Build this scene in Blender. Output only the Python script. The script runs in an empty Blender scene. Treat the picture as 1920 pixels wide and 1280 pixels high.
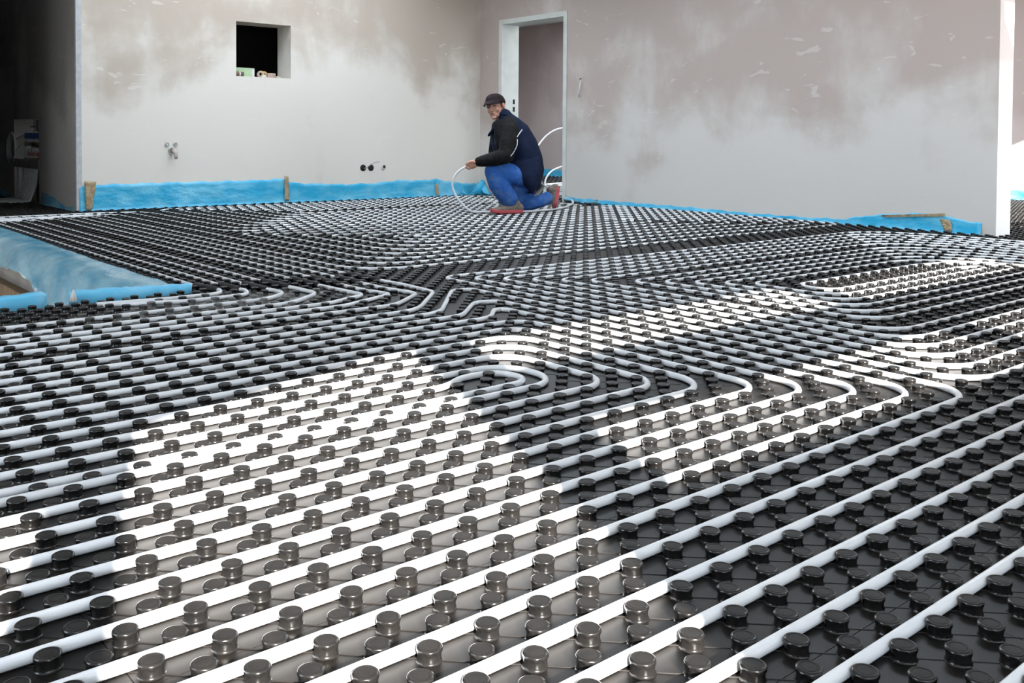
import bpy, bmesh, math, random
import numpy as np
from mathutils import Vector, Matrix
random.seed(7)
scene = bpy.context.scene
COL = scene.collection

# ------------------------------------------------------------------ camera
F_PX, CX, CY = 1782.628, 930.532, 307.033          # focal length and principal point, 1920 x 1280 frame
CAM = np.array([-1.43542, -0.71985, 0.69927])
RIGHT = np.array([0.76971497, -0.63835456, 0.00650565])
UP = np.array([0.01269695, 0.02549687, 0.99959427])
FWD = np.array([0.63826143, 0.76932007, -0.02773048])
cam_data = bpy.data.cameras.new('camera')
cam = bpy.data.objects.new('camera', cam_data)
COL.objects.link(cam)
cam_data.sensor_fit = 'HORIZONTAL'
cam_data.sensor_width = 36.0
cam_data.lens = F_PX / 1920 * 36.0
cam_data.shift_x = (960 - CX) / 1920
cam_data.shift_y = -(640 - CY) / 1920
cam_data.clip_start = 0.05
cam_data.clip_end = 100
m = Matrix.Identity(4)
for i in range(3):
    m[i][0], m[i][1], m[i][2], m[i][3] = RIGHT[i], UP[i], -FWD[i], CAM[i]
cam.matrix_world = m
scene.camera = cam

# ------------------------------------------------------------------ light
world = bpy.data.worlds.new('world')
scene.world = world
world.use_nodes = True
wbg = world.node_tree.nodes['Background']
wbg.inputs['Color'].default_value = (0.80, 0.90, 1.0, 1)
wbg.inputs['Strength'].default_value = 3.7
SUN = Vector((0.39, 1.0, -0.47)).normalized()
sd = bpy.data.lights.new('sun', 'SUN')
sd.energy = 21.0
sd.angle = math.radians(0.7)
sd.color = (1.0, 0.93, 0.85)
so = bpy.data.objects.new('sun', sd)
COL.objects.link(so)
so.rotation_euler = SUN.to_track_quat('-Z', 'Y').to_euler()
vs = scene.view_settings
vs.view_transform = 'Standard'
vs.look = 'None'
vs.exposure = 1.0
vs.gamma = 1.0
vs.use_curve_mapping = False
scene.cycles.max_bounces = 12
scene.cycles.diffuse_bounces = 8
scene.cycles.sample_clamp_indirect = 8.0

# ------------------------------------------------------------------ helpers
def ray(px, py):
    return RIGHT * (px - CX) / F_PX - UP * (py - CY) / F_PX + FWD

def at(px, py, depth):
    """the point seen at a pixel, a given distance in front of the camera"""
    return Vector(CAM + ray(px, py) * depth)

def on(px, py, axis, val):
    d = ray(px, py)
    return Vector(CAM + d * (val - CAM[axis]) / d[axis])

def project(p):
    c = np.asarray(p, float) - CAM
    z = c @ FWD
    return CX + F_PX * (c @ RIGHT) / z, CY - F_PX * (c @ UP) / z, z

class MB:
    """collects vertices and faces for one mesh"""
    def __init__(self):
        self.v, self.f = [], []
    def add(self, v, f):
        o = len(self.v)
        self.v += [tuple(x) for x in v]
        self.f += [tuple(i + o for i in q) for q in f]
        return self
    def box(self, a, b):
        (x0, y0, z0), (x1, y1, z1) = a, b
        v = [(x0, y0, z0), (x1, y0, z0), (x1, y1, z0), (x0, y1, z0), (x0, y0, z1), (x1, y0, z1), (x1, y1, z1), (x0, y1, z1)]
        return self.add(v, [(0, 3, 2, 1), (4, 5, 6, 7), (0, 1, 5, 4), (1, 2, 6, 5), (2, 3, 7, 6), (3, 0, 4, 7)])
    def tube(self, pts, r, seg=10, caps=True):
        pts = [Vector(p) for p in pts]
        n = len(pts)
        rr = r if isinstance(r, (list, tuple)) else [r] * n
        t0 = (pts[1] - pts[0]).normalized()
        u = Vector((0, 0, 1)) if abs(t0.z) < 0.9 else Vector((1, 0, 0))
        vv, ff = [], []
        for i, p in enumerate(pts):
            t = (pts[min(i + 1, n - 1)] - pts[max(i - 1, 0)]).normalized()
            u = (u - t * u.dot(t)).normalized()
            w = t.cross(u)
            for k in range(seg):
                a = 2 * math.pi * k / seg
                vv.append(p + (u * math.cos(a) + w * math.sin(a)) * rr[i])
        for i in range(n - 1):
            for k in range(seg):
                a, b = i * seg + k, i * seg + (k + 1) % seg
                ff.append((a, b, b + seg, a + seg))
        if caps:
            ff.append(tuple(range(seg))[::-1])
            ff.append(tuple((n - 1) * seg + k for k in range(seg)))
        return self.add(vv, ff)
    def chain(self, nodes, side=None, seg=20):
        """swept ellipses with rounded ends; nodes = [(point, half width along side, other half width)]"""
        P = [Vector(n[0]) for n in nodes]
        n = len(P)
        side = Vector(side) if side is not None else Vector(RIGHT)
        rings = []
        def tan(i):
            return (P[min(i + 1, n - 1)] - P[max(i - 1, 0)]).normalized()
        def ring(c, t, rx, ry):
            u = side - t * side.dot(t)
            if u.length < 1e-3:
                u = Vector((0, 0, 1)) - t * t.z
            u.normalize()
            w = t.cross(u)
            return [c + u * (rx * math.cos(2 * math.pi * k / seg)) + w * (ry * math.sin(2 * math.pi * k / seg)) for k in range(seg)]
        t = tan(0)
        e = min(nodes[0][1], nodes[0][2])
        for a in (80, 55, 28):
            a = math.radians(a)
            rings.append(ring(P[0] - t * e * math.sin(a), t, nodes[0][1] * math.cos(a), nodes[0][2] * math.cos(a)))
        for i in range(n):
            if i:
                for s in (0.33, 0.66):
                    tt = tan(i - 1).lerp(tan(i), s).normalized()
                    rings.append(ring(P[i - 1].lerp(P[i], s), tt, nodes[i - 1][1] * (1 - s) + nodes[i][1] * s, nodes[i - 1][2] * (1 - s) + nodes[i][2] * s))
            rings.append(ring(P[i], tan(i), nodes[i][1], nodes[i][2]))
        t = tan(n - 1)
        e = min(nodes[-1][1], nodes[-1][2])
        for a in (28, 55, 80):
            a = math.radians(a)
            rings.append(ring(P[-1] + t * e * math.sin(a), t, nodes[-1][1] * math.cos(a), nodes[-1][2] * math.cos(a)))
        v = [x for r_ in rings for x in r_]
        f = []
        for i in range(len(rings) - 1):
            for k in range(seg):
                a, b = i * seg + k, i * seg + (k + 1) % seg
                f.append((a, b, b + seg, a + seg))
        f.append(tuple(range(seg))[::-1])
        f.append(tuple((len(rings) - 1) * seg + k for k in range(seg)))
        return self.add(v, f)
    def ball(self, c, ax, rad, su=18, sv=12):
        c = Vector(c)
        v, f = [c + ax[2] * rad[2]], []
        for i in range(1, sv):
            ph = math.pi * i / sv
            for k in range(su):
                th = 2 * math.pi * k / su
                v.append(c + ax[0] * (rad[0] * math.sin(ph) * math.cos(th)) + ax[1] * (rad[1] * math.sin(ph) * math.sin(th)) + ax[2] * (rad[2] * math.cos(ph)))
        v.append(c - ax[2] * rad[2])
        for k in range(su):
            f.append((0, 1 + k, 1 + (k + 1) % su))
            e = 1 + (sv - 2) * su
            f.append((len(v) - 1, e + (k + 1) % su, e + k))
        for i in range(sv - 2):
            for k in range(su):
                a, b = 1 + i * su + k, 1 + i * su + (k + 1) % su
                f.append((a, a + su, b + su, b))
        return self.add(v, f)
    def grid(self, rows, thick=None):
        """a sheet from a grid of points; thick = Vector offset for its back side"""
        nr, nc = len(rows), len(rows[0])
        v = [Vector(p) for r_ in rows for p in r_]
        f = [(i * nc + j, i * nc + j + 1, (i + 1) * nc + j + 1, (i + 1) * nc + j) for i in range(nr - 1) for j in range(nc - 1)]
        if thick is None:
            return self.add(v, f)
        th = Vector(thick)
        N = len(v)
        v2 = v + [p + th for p in v]
        f2 = f + [tuple(N + i for i in q[::-1]) for q in f]
        edge = [(0 * nc + j, 0 * nc + j + 1) for j in range(nc - 1)] + [(i * nc + nc - 1, (i + 1) * nc + nc - 1) for i in range(nr - 1)] + \
               [((nr - 1) * nc + j + 1, (nr - 1) * nc + j) for j in range(nc - 1)] + [((i + 1) * nc, i * nc) for i in range(nr - 1)]
        f2 += [(b, a, a + N, b + N) for a, b in edge]
        return self.add(v2, f2)
    def mesh(self, name, mat, smooth=True):
        me = bpy.data.meshes.new(name)
        me.from_pydata([tuple(p) for p in self.v], [], self.f)
        me.materials.append(mat)
        if smooth:
            me.polygons.foreach_set('use_smooth', [True] * len(me.polygons))
        me.update()
        return me
    def build(self, name, mat, parent=None, smooth=True, fix=True):
        me = self.mesh(name, mat, smooth)
        if fix:
            bm = bmesh.new()
            bm.from_mesh(me)
            bmesh.ops.recalc_face_normals(bm, faces=bm.faces)
            bm.to_mesh(me)
            bm.free()
        o = bpy.data.objects.new(name, me)
        COL.objects.link(o)
        if parent is not None:
            o.parent = parent
            o.matrix_parent_inverse = parent_matrix(parent).inverted()
        return o
    def solid(self, name, mat, parent, voxel, smooth=4):
        """overlapping closed shapes fused into one continuous skin"""
        tmp = bpy.data.objects.new(name + '_tmp', self.mesh(name + '_tmp', mat))
        COL.objects.link(tmp)
        r_ = tmp.modifiers.new('r', 'REMESH')
        r_.mode = 'VOXEL'
        r_.voxel_size = voxel
        s_ = tmp.modifiers.new('s', 'SMOOTH')
        s_.iterations = smooth
        s_.factor = 0.5
        bpy.context.view_layer.update()
        dg = bpy.context.evaluated_depsgraph_get()
        me = bpy.data.meshes.new_from_object(tmp.evaluated_get(dg))
        me.name = name
        me.polygons.foreach_set('use_smooth', [True] * len(me.polygons))
        if not me.materials:
            me.materials.append(mat)
        old = tmp.data
        bpy.data.objects.remove(tmp)
        bpy.data.meshes.remove(old)
        o = bpy.data.objects.new(name, me)
        COL.objects.link(o)
        if parent is not None:
            o.parent = parent
            o.matrix_parent_inverse = parent_matrix(parent).inverted()
        return o

def parent_matrix(o):
    mm = o.matrix_basis.copy()
    if o.parent is not None:
        mm = parent_matrix(o.parent) @ o.matrix_parent_inverse @ mm
    return mm

def bevel(o, w, seg=2):
    b = o.modifiers.new('bevel', 'BEVEL')
    b.width = w
    b.segments = seg
    b.limit_method = 'ANGLE'
    return o

def tag(o, label, cat, group=None, kind=None):
    o['label'] = label
    o['category'] = cat
    if group:
        o['group'] = group
    if kind:
        o['kind'] = kind
    return o

def struct(o):
    o['kind'] = 'structure'
    return o

def empty(name, loc, label, cat, group=None):
    o = bpy.data.objects.new(name, None)
    COL.objects.link(o)
    o.location = loc
    o.empty_display_size = 0.1
    return tag(o, label, cat, group)

# ------------------------------------------------------------------ materials
def mat(name, col, rough=0.5, metal=0.0, **kw):
    mt = bpy.data.materials.new(name)
    mt.use_nodes = True
    b = mt.node_tree.nodes['Principled BSDF']
    b.inputs['Base Color'].default_value = (*col, 1)
    b.inputs['Roughness'].default_value = rough
    b.inputs['Metallic'].default_value = metal
    for k, v in kw.items():
        b.inputs[k].default_value = v
    return mt

def nd(mt, typ, **kw):
    n = mt.node_tree.nodes.new(typ)
    for k, v in kw.items():
        setattr(n, k, v)
    return n

def mottled(name, c1, c2, scale, rough=0.5, lo=0.4, hi=0.62, detail=5, stretch=(1, 1, 1), bump=0.0, bscale=None, metal=0.0, **kw):
    """procedural two-tone surface with optional fine relief"""
    mt = mat(name, c1, rough, metal, **kw)
    L = mt.node_tree.links
    b = mt.node_tree.nodes['Principled BSDF']
    tc = nd(mt, 'ShaderNodeNewGeometry')
    mp = nd(mt, 'ShaderNodeMapping')
    mp.inputs['Scale'].default_value = stretch
    L.new(tc.outputs['Position'], mp.inputs['Vector'])
    nz = nd(mt, 'ShaderNodeTexNoise')
    nz.inputs['Scale'].default_value = scale
    nz.inputs['Detail'].default_value = detail
    L.new(mp.outputs['Vector'], nz.inputs['Vector'])
    rp = nd(mt, 'ShaderNodeValToRGB')
    rp.color_ramp.elements[0].position = lo
    rp.color_ramp.elements[1].position = hi
    rp.color_ramp.elements[0].color = (*c1, 1)
    rp.color_ramp.elements[1].color = (*c2, 1)
    L.new(nz.outputs['Fac'], rp.inputs['Fac'])
    L.new(rp.outputs['Color'], b.inputs['Base Color'])
    if bump:
        n2 = nd(mt, 'ShaderNodeTexNoise')
        n2.inputs['Scale'].default_value = bscale or scale * 3
        n2.inputs['Detail'].default_value = 4
        L.new(mp.outputs['Vector'], n2.inputs['Vector'])
        bp = nd(mt, 'ShaderNodeBump')
        bp.inputs['Strength'].default_value = bump
        bp.inputs['Distance'].default_value = 0.02
        L.new(n2.outputs['Fac'], bp.inputs['Height'])
        L.new(bp.outputs['Normal'], b.inputs['Normal'])
    return mt

def math_node(mt, op, a, b=None, clamp=False):
    n = nd(mt, 'ShaderNodeMath', operation=op, use_clamp=clamp)
    for i, x in enumerate((a, b)):
        if x is None:
            continue
        if isinstance(x, (int, float)):
            n.inputs[i].default_value = x
        else:
            mt.node_tree.links.new(x, n.inputs[i])
    return n.outputs[0]

def plaster(name, light, damp, z0, zr, amount):
    """gypsum plaster that is still damp and darker higher up, with trowel scrapes"""
    mt = mat(name, light, 0.85)
    L = mt.node_tree.links
    b = mt.node_tree.nodes['Principled BSDF']
    g = nd(mt, 'ShaderNodeNewGeometry')
    sx = nd(mt, 'ShaderNodeSeparateXYZ')
    L.new(g.outputs['Position'], sx.inputs[0])
    def noise(scale, stretch, detail=5, dist=0.0):
        mp = nd(mt, 'ShaderNodeMapping')
        mp.inputs['Scale'].default_value = stretch
        L.new(g.outputs['Position'], mp.inputs['Vector'])
        n = nd(mt, 'ShaderNodeTexNoise')
        n.inputs['Scale'].default_value = scale
        n.inputs['Detail'].default_value = detail
        n.inputs['Distortion'].default_value = dist
        L.new(mp.outputs['Vector'], n.inputs['Vector'])
        return n.outputs['Fac']
    big = noise(0.95, (1, 1, 1.2), 5, 0.6)
    streak = noise(1.5, (1.3, 1.3, 0.6), 6, 0.3)
    fine = noise(14, (1, 1, 1), 6)
    h = math_node(mt, 'MULTIPLY', math_node(mt, 'SUBTRACT', sx.outputs['Z'], z0), 1.0 / zr)
    h = math_node(mt, 'MINIMUM', math_node(mt, 'MAXIMUM', h, -0.25), 0.28)
    s = math_node(mt, 'ADD', math_node(mt, 'MULTIPLY', big, 0.9), math_node(mt, 'MULTIPLY', streak, 0.75))
    s = math_node(mt, 'ADD', s, h)
    s = math_node(mt, 'ADD', s, math_node(mt, 'MULTIPLY', fine, 0.12))
    mr = nd(mt, 'ShaderNodeMapRange', interpolation_type='SMOOTHSTEP')
    mr.inputs['From Min'].default_value = 0.78
    mr.inputs['From Max'].default_value = 1.16
    mr.inputs['To Max'].default_value = amount
    L.new(s, mr.inputs['Value'])
    mx = nd(mt, 'ShaderNodeMix', data_type='RGBA')
    mx.inputs[6].default_value = (*light, 1)
    mx.inputs[7].default_value = (*damp, 1)
    L.new(mr.outputs['Result'], mx.inputs[0])
    # pale trowel scrapes
    sc = noise(3.0, (1, 1, 2.6), 3, 1.6)
    m2 = nd(mt, 'ShaderNodeMapRange', interpolation_type='SMOOTHSTEP')
    m2.inputs['From Min'].default_value = 0.665
    m2.inputs['From Max'].default_value = 0.70
    m2.inputs['To Max'].default_value = 0.45
    L.new(sc, m2.inputs['Value'])
    mx2 = nd(mt, 'ShaderNodeMix', data_type='RGBA')
    L.new(m2.outputs['Result'], mx2.inputs[0])
    L.new(mx.outputs[2], mx2.inputs[6])
    mx2.inputs[7].default_value = (light[0] * 1.05, light[1] * 1.05, light[2] * 1.05, 1)
    L.new(mx2.outputs[2], b.inputs['Base Color'])
    bp = nd(mt, 'ShaderNodeBump')
    bp.inputs['Strength'].default_value = 0.12
    bp.inputs['Distance'].default_value = 0.01
    L.new(fine, bp.inputs['Height'])
    L.new(bp.outputs['Normal'], b.inputs['Normal'])
    return mt

def black_plastic(name, col, rough, dust=0.22):
    """glossy black sheet with pale plaster dust lying near the stairwell corner"""
    mt = mat(name, col, rough)
    L = mt.node_tree.links
    b = mt.node_tree.nodes['Principled BSDF']
    g = nd(mt, 'ShaderNodeNewGeometry')
    vm = nd(mt, 'ShaderNodeVectorMath', operation='SUBTRACT')
    vm.inputs[1].default_value = (0.22, 2.98, 0)
    L.new(g.outputs['Position'], vm.inputs[0])
    sc = nd(mt, 'ShaderNodeVectorMath', operation='MULTIPLY')
    sc.inputs[1].default_value = (1.0, 2.4, 0)
    L.new(vm.outputs[0], sc.inputs[0])
    ln = nd(mt, 'ShaderNodeVectorMath', operation='LENGTH')
    L.new(sc.outputs[0], ln.inputs[0])
    nz = nd(mt, 'ShaderNodeTexNoise')
    nz.inputs['Scale'].default_value = 9
    nz.inputs['Detail'].default_value = 5
    L.new(g.outputs['Position'], nz.inputs['Vector'])
    v = math_node(mt, 'SUBTRACT', nz.outputs['Fac'], math_node(mt, 'MULTIPLY', ln.outputs['Value'], 0.42))
    mr = nd(mt, 'ShaderNodeMapRange', interpolation_type='SMOOTHSTEP')
    mr.inputs['From Min'].default_value = 0.26
    mr.inputs['From Max'].default_value = 0.5
    mr.inputs['To Max'].default_value = dust
    L.new(v, mr.inputs['Value'])
    # thin everyday dust
    n2 = nd(mt, 'ShaderNodeTexNoise')
    n2.inputs['Scale'].default_value = 30
    n2.inputs['Detail'].default_value = 6
    L.new(g.outputs['Position'], n2.inputs['Vector'])
    rp = nd(mt, 'ShaderNodeValToRGB')
    rp.color_ramp.elements[0].position = 0.4
    rp.color_ramp.elements[1].position = 0.75
    rp.color_ramp.elements[0].color = (*col, 1)
    rp.color_ramp.elements[1].color = (col[0] * 1.7, col[1] * 1.6, col[2] * 1.5, 1)
    L.new(n2.outputs['Fac'], rp.inputs['Fac'])
    mx = nd(mt, 'ShaderNodeMix', data_type='RGBA')
    L.new(mr.outputs['Result'], mx.inputs[0])
    L.new(rp.outputs['Color'], mx.inputs[6])
    mx.inputs[7].default_value = (0.5, 0.5, 0.49, 1)
    L.new(mx.outputs[2], b.inputs['Base Color'])
    L.new(math_node(mt, 'ADD', math_node(mt, 'MULTIPLY', mr.outputs['Result'], 0.5), rough), b.inputs['Roughness'])
    return mt

M = {}
M['stud'] = black_plastic('black stud plastic', (0.0070, 0.0068, 0.0068), 0.19)
M['sheet'] = black_plastic('black sheet plastic', (0.0062, 0.0053, 0.0048), 0.42, 0.6)
M['pipe'] = mottled('white pipe plastic', (0.70, 0.725, 0.76), (0.75, 0.765, 0.785), 6, 0.32)
M['top'] = black_plastic('matte stud top', (0.0085, 0.0080, 0.0078), 0.55)
M['top'].node_tree.nodes['Principled BSDF'].inputs['Specular IOR Level'].default_value = 0.25
M['sheet'].node_tree.nodes['Principled BSDF'].inputs['Specular IOR Level'].default_value = 0.2
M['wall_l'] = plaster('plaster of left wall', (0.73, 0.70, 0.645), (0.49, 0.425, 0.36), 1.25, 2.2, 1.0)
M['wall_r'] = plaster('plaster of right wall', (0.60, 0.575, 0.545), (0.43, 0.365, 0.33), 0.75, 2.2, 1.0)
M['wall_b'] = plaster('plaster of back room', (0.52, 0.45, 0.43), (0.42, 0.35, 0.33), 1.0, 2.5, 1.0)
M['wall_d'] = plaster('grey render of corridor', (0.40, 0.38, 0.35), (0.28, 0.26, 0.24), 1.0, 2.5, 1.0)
M['wall_x'] = mottled('white plaster', (0.72, 0.70, 0.68), (0.66, 0.64, 0.62), 2, 0.9)
M['slab'] = mottled('grey concrete', (0.32, 0.31, 0.29), (0.24, 0.23, 0.22), 5, 0.9, bump=0.3)
M['bead'] = mottled('galvanised steel bead', (0.50, 0.52, 0.54), (0.42, 0.44, 0.46), 20, 0.4)
M['frame'] = mottled('pale grey painted steel', (0.60, 0.62, 0.59), (0.55, 0.57, 0.54), 8, 0.5)
M['blackm'] = mottled('dark void', (0.01, 0.01, 0.01), (0.016, 0.014, 0.013), 10, 0.8)  # black stands in for the shade inside slots, holes and closet
M['foil'] = mottled('blue plastic film', (0.02, 0.39, 0.66), (0.20, 0.60, 0.80), 5, 0.28, 0.38, 0.78, stretch=(1, 1, 2), bump=0.5, bscale=9)
M['foil_pale'] = mottled('creased blue film', (0.07, 0.30, 0.46), (0.30, 0.52, 0.62), 7, 0.25, 0.35, 0.7, stretch=(1, 0.5, 1), bump=0.8, bscale=10)
M['foam'] = mottled('light blue foam strip', (0.12, 0.52, 0.80), (0.20, 0.58, 0.84), 12, 0.6)
M['tape'] = mottled('brown packing tape', (0.34, 0.24, 0.13), (0.48, 0.37, 0.22), 25, 0.3, bump=0.6)
M['sleeve'] = mottled('black foam sleeve', (0.012, 0.012, 0.013), (0.02, 0.02, 0.02), 40, 0.7, bump=0.3)
M['wood'] = mottled('rough brown board', (0.24, 0.16, 0.09), (0.14, 0.09, 0.05), 6, 0.8, stretch=(2, 10, 2), bump=0.3)

# ------------------------------------------------------------------ the setting
YL, XR, XC = 8.25, 5.75, 1.12              # left wall face, right wall face, left wall's free corner
YE = 2.26                                   # free end of the right wall
H = 2.75
TR = 0.24                                   # thickness of the right wall
def wall(name, boxes, material):
    b = MB()
    for a, c in boxes:
        b.box(a, c)
    return struct(b.build(name, material, smooth=False, fix=False))

# concrete floor with the stairwell cut out (x < 0.03, 3.60 < y < 8.25)
fl = MB()
fl.box((-4.6, -2.4, -0.28), (11.2, 3.60, -0.032))
fl.box((0.03, 3.60, -0.28), (11.2, 13.5, -0.032))
fl.box((-4.6, YL, -0.28), (0.03, 13.5, -0.032))
struct(fl.build('floor', M['slab'], smooth=False, fix=False))
wall('wall_stairwell', [((0.03, 3.60, -1.6), (0.12, YL, -0.28)), ((-4.6, 3.5, -1.6), (0.12, 3.60, -0.28)), ((-4.6, YL, -1.6), (0.12, YL + 0.1, -0.28)), ((-4.6, 3.5, -1.7), (0.12, YL + .1, -1.6)), ((-4.7, 3.5, -1.7), (-4.6, YL + .1, -0.032))], M['wall_x'])

hx0, hx1, hz0, hz1 = 2.63, 3.23, 1.295, 1.84      # wall hatch
wt = 0.30
wall('wall_left', [((XC, YL, -0.032), (hx0, YL + wt, H)), ((hx1, YL, -0.032), (XR + TR, YL + wt, H)),
                   ((hx0, YL, -0.032), (hx1, YL + wt, hz0)), ((hx0, YL, hz1), (hx1, YL + wt, H))], M['wall_l'])
# closet behind the hatch, its darkness put into black walls
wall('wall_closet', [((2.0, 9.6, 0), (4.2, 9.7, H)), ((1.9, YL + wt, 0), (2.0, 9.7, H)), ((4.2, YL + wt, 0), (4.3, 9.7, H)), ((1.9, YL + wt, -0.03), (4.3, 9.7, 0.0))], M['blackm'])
# corridor to the left: a wall that runs back from the free corner, with a niche for the manifold
ny0, ny1, nz1 = 9.54, 10.54, 0.86
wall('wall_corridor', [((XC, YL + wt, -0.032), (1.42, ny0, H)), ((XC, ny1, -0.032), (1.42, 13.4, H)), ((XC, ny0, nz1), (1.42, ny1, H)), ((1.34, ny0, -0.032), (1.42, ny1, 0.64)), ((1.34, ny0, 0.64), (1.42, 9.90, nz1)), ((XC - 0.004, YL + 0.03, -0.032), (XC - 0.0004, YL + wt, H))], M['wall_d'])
wall('wall_corridor_end', [((-3.2, 13.3, -0.032), (1.42, 13.45, H)), ((-3.2, YL + .3, -0.032), (-3.05, 13.4, H)), ((-4.6, YL, -0.032), (0.36, YL + 0.3, H))], M['wall_d'])  # last piece is unseen, lengthened to keep the corridor dark
# right wall with the doorway
dy0, dy1, dz = 6.80, 7.84, 2.02
wall('wall_right', [((XR, YE, -0.032), (XR + TR, dy0 - 0.04, H)), ((XR, dy1 + 0.04, -0.032), (XR + TR, YL, H)), ((XR, dy0 - 0.04, dz + 0.04), (XR + TR, dy1 + 0.04, H))], M['wall_r'])
# room behind
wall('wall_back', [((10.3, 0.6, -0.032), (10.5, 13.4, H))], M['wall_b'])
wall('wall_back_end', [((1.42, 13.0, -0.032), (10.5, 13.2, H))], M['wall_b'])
# ceiling with unseen rooflights added to brighten the rooms; each has an upstand on the sunny side that keeps the direct sun out
def roof(name, xa, xb, ya, yb, lights):
    xs = sorted({xa, xb, *[l[0] for l in lights], *[l[1] for l in lights]})
    out = []
    for a, c in zip(xs, xs[1:]):
        y = ya
        for l0, l1 in sorted((l[2], l[3]) for l in lights if l[0] <= a + 1e-6 and l[1] >= c - 1e-6):
            out.append(((a, y, H), (c, l0, H + 0.2)))
            y = l1
        out.append(((a, y, H), (c, yb, H + 0.2)))
    for l in lights:
        hgt = 0.47 * (l[3] - l[2]) + 0.12
        out += [((l[0] - 0.1, l[2] - 0.1, H + 0.2), (l[1] + 0.1, l[2], H + 0.2 + hgt)), ((l[0] - 0.1, l[2], H + 0.2), (l[0], l[3], H + 0.2 + hgt * 0.6))]
    return wall(name, out, M['wall_x'])
roof('ceiling', -4.7, 4.7, -2.5, 13.5, [(2.3, 4.6, 3.6, 5.5), (0.9, 4.6, 6.5, 7.8), (3.0, 4.6, 0.9, 2.9), (1.6, 4.2, 10.0, 11.8)])
roof('ceiling_right', 4.7, 11.2, 0.78, 13.5, [(6.3, 10.0, 4.8, 6.5), (6.3, 10.0, 7.1, 8.8), (6.3, 10.0, 9.4, 11.1)])
# window wall on the sunny side; openings given as (x0, x1, z0, z1)
def pierced(y0, y1, xa, xb, holes):
    xs = sorted({xa, xb, *[h[0] for h in holes], *[h[1] for h in holes]})
    out = []
    for a, b_ in zip(xs, xs[1:]):
        hs = sorted([(h[2], h[3]) for h in holes if h[0] <= a + 1e-6 and h[1] >= b_ - 1e-6])
        z = -0.032
        for z0, z1 in hs:
            if z0 > z + 1e-4:
                out.append(((a, y0, z), (b_, y1, z0)))
            z = z1
        out.append(((a, y0, z), (b_, y1, H)))
    return out
SUNNY = -2.2
wall('wall_front', pierced(SUNNY - 0.12, SUNNY, -4.6, 4.7, [(-2.15, -1.27, 0.0, 1.965), (-4.3, -2.28, 1.0, 1.62),
     (-1.05, 0.76, 1.283, 1.513), (-1.05, 0.76, 1.72, 1.936), (0.96, 2.72, 1.283, 1.513), (0.96, 2.72, 1.72, 1.936)]), M['wall_x'])
# unseen wedge added over the door opening to slant its sun patch
wedge = MB().add([(-2.15, SUNNY - .12, 1.805), (-1.27, SUNNY - .12, 1.95), (-1.27, SUNNY - .12, 1.966), (-2.15, SUNNY - .12, 1.966), (-2.15, SUNNY, 1.805), (-1.27, SUNNY, 1.95), (-1.27, SUNNY, 1.966), (-2.15, SUNNY, 1.966)],
    [(0, 1, 2, 3), (7, 6, 5, 4), (0, 4, 5, 1), (1, 5, 6, 2), (2, 6, 7, 3), (3, 7, 4, 0)])
struct(wedge.build('sun_wedge', M['wall_x'], smooth=False))
wall('wall_front_bay', pierced(0.78, 0.9, 4.7, 10.5, [(5.25, 6.05, 0.0, 2.4), (6.3, 10.25, 0.35, 2.14)]) + [((4.6, SUNNY, -0.032), (4.7, 0.9, H))], M['wall_x'])  # unseen jog added so sun reaches the right wall's end
# unseen side wall behind the camera, opening added to let sky light in
wall('wall_sky_opening', [((-4.7, -2.3, -0.032), (-4.55, -2.0, H)), ((-4.7, -2.3, 2.55), (-4.55, 8.5, H)), ((-4.7, 3.3, -0.032), (-4.55, 8.5, H)), ((-4.7, -2.3, -0.032), (-4.55, 0.72, H))], M['wall_x'])

# metal bead on the free corner of the left wall, white return on the end of the right wall
b = MB().box((XC - 0.012, YL - 0.006, 0.0), (XC + 0.035, YL - 0.001, H)).box((XC - 0.012, YL - 0.0009, 0.0), (XC - 0.001, YL + 0.03, H))
struct(b.build('trim_1', M['bead'], smooth=False))
# pressed steel door frame
df = MB()
for y0, y1 in ((dy0 - 0.055, dy0), (dy1, dy1 + 0.055)):
    df.box((XR - 0.012, y0, -0.02), (XR - 0.0005, y1, dz + 0.055))
df.box((XR - 0.012, dy0, dz), (XR - 0.0005, dy1, dz + 0.055))
df.box((XR - 0.0003, dy0 - 0.038, -0.02), (XR + TR + 0.012, dy0, dz + 0.038))
df.box((XR - 0.0003, dy1, -0.02), (XR + TR + 0.012, dy1 + 0.038, dz + 0.038))
df.box((XR - 0.0003, dy0, dz), (XR + TR + 0.012, dy1, dz + 0.038))
door = struct(df.build('door_1', M['frame'], smooth=False, fix=False))
for z0 in (1.005, 1.095):
    MB().box((XR + 0.165, dy1 - 0.002, z0), (XR + 0.195, dy1 + 0.001, z0 + 0.055)).build('latch_slot', M['blackm'], door, smooth=False)

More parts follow.
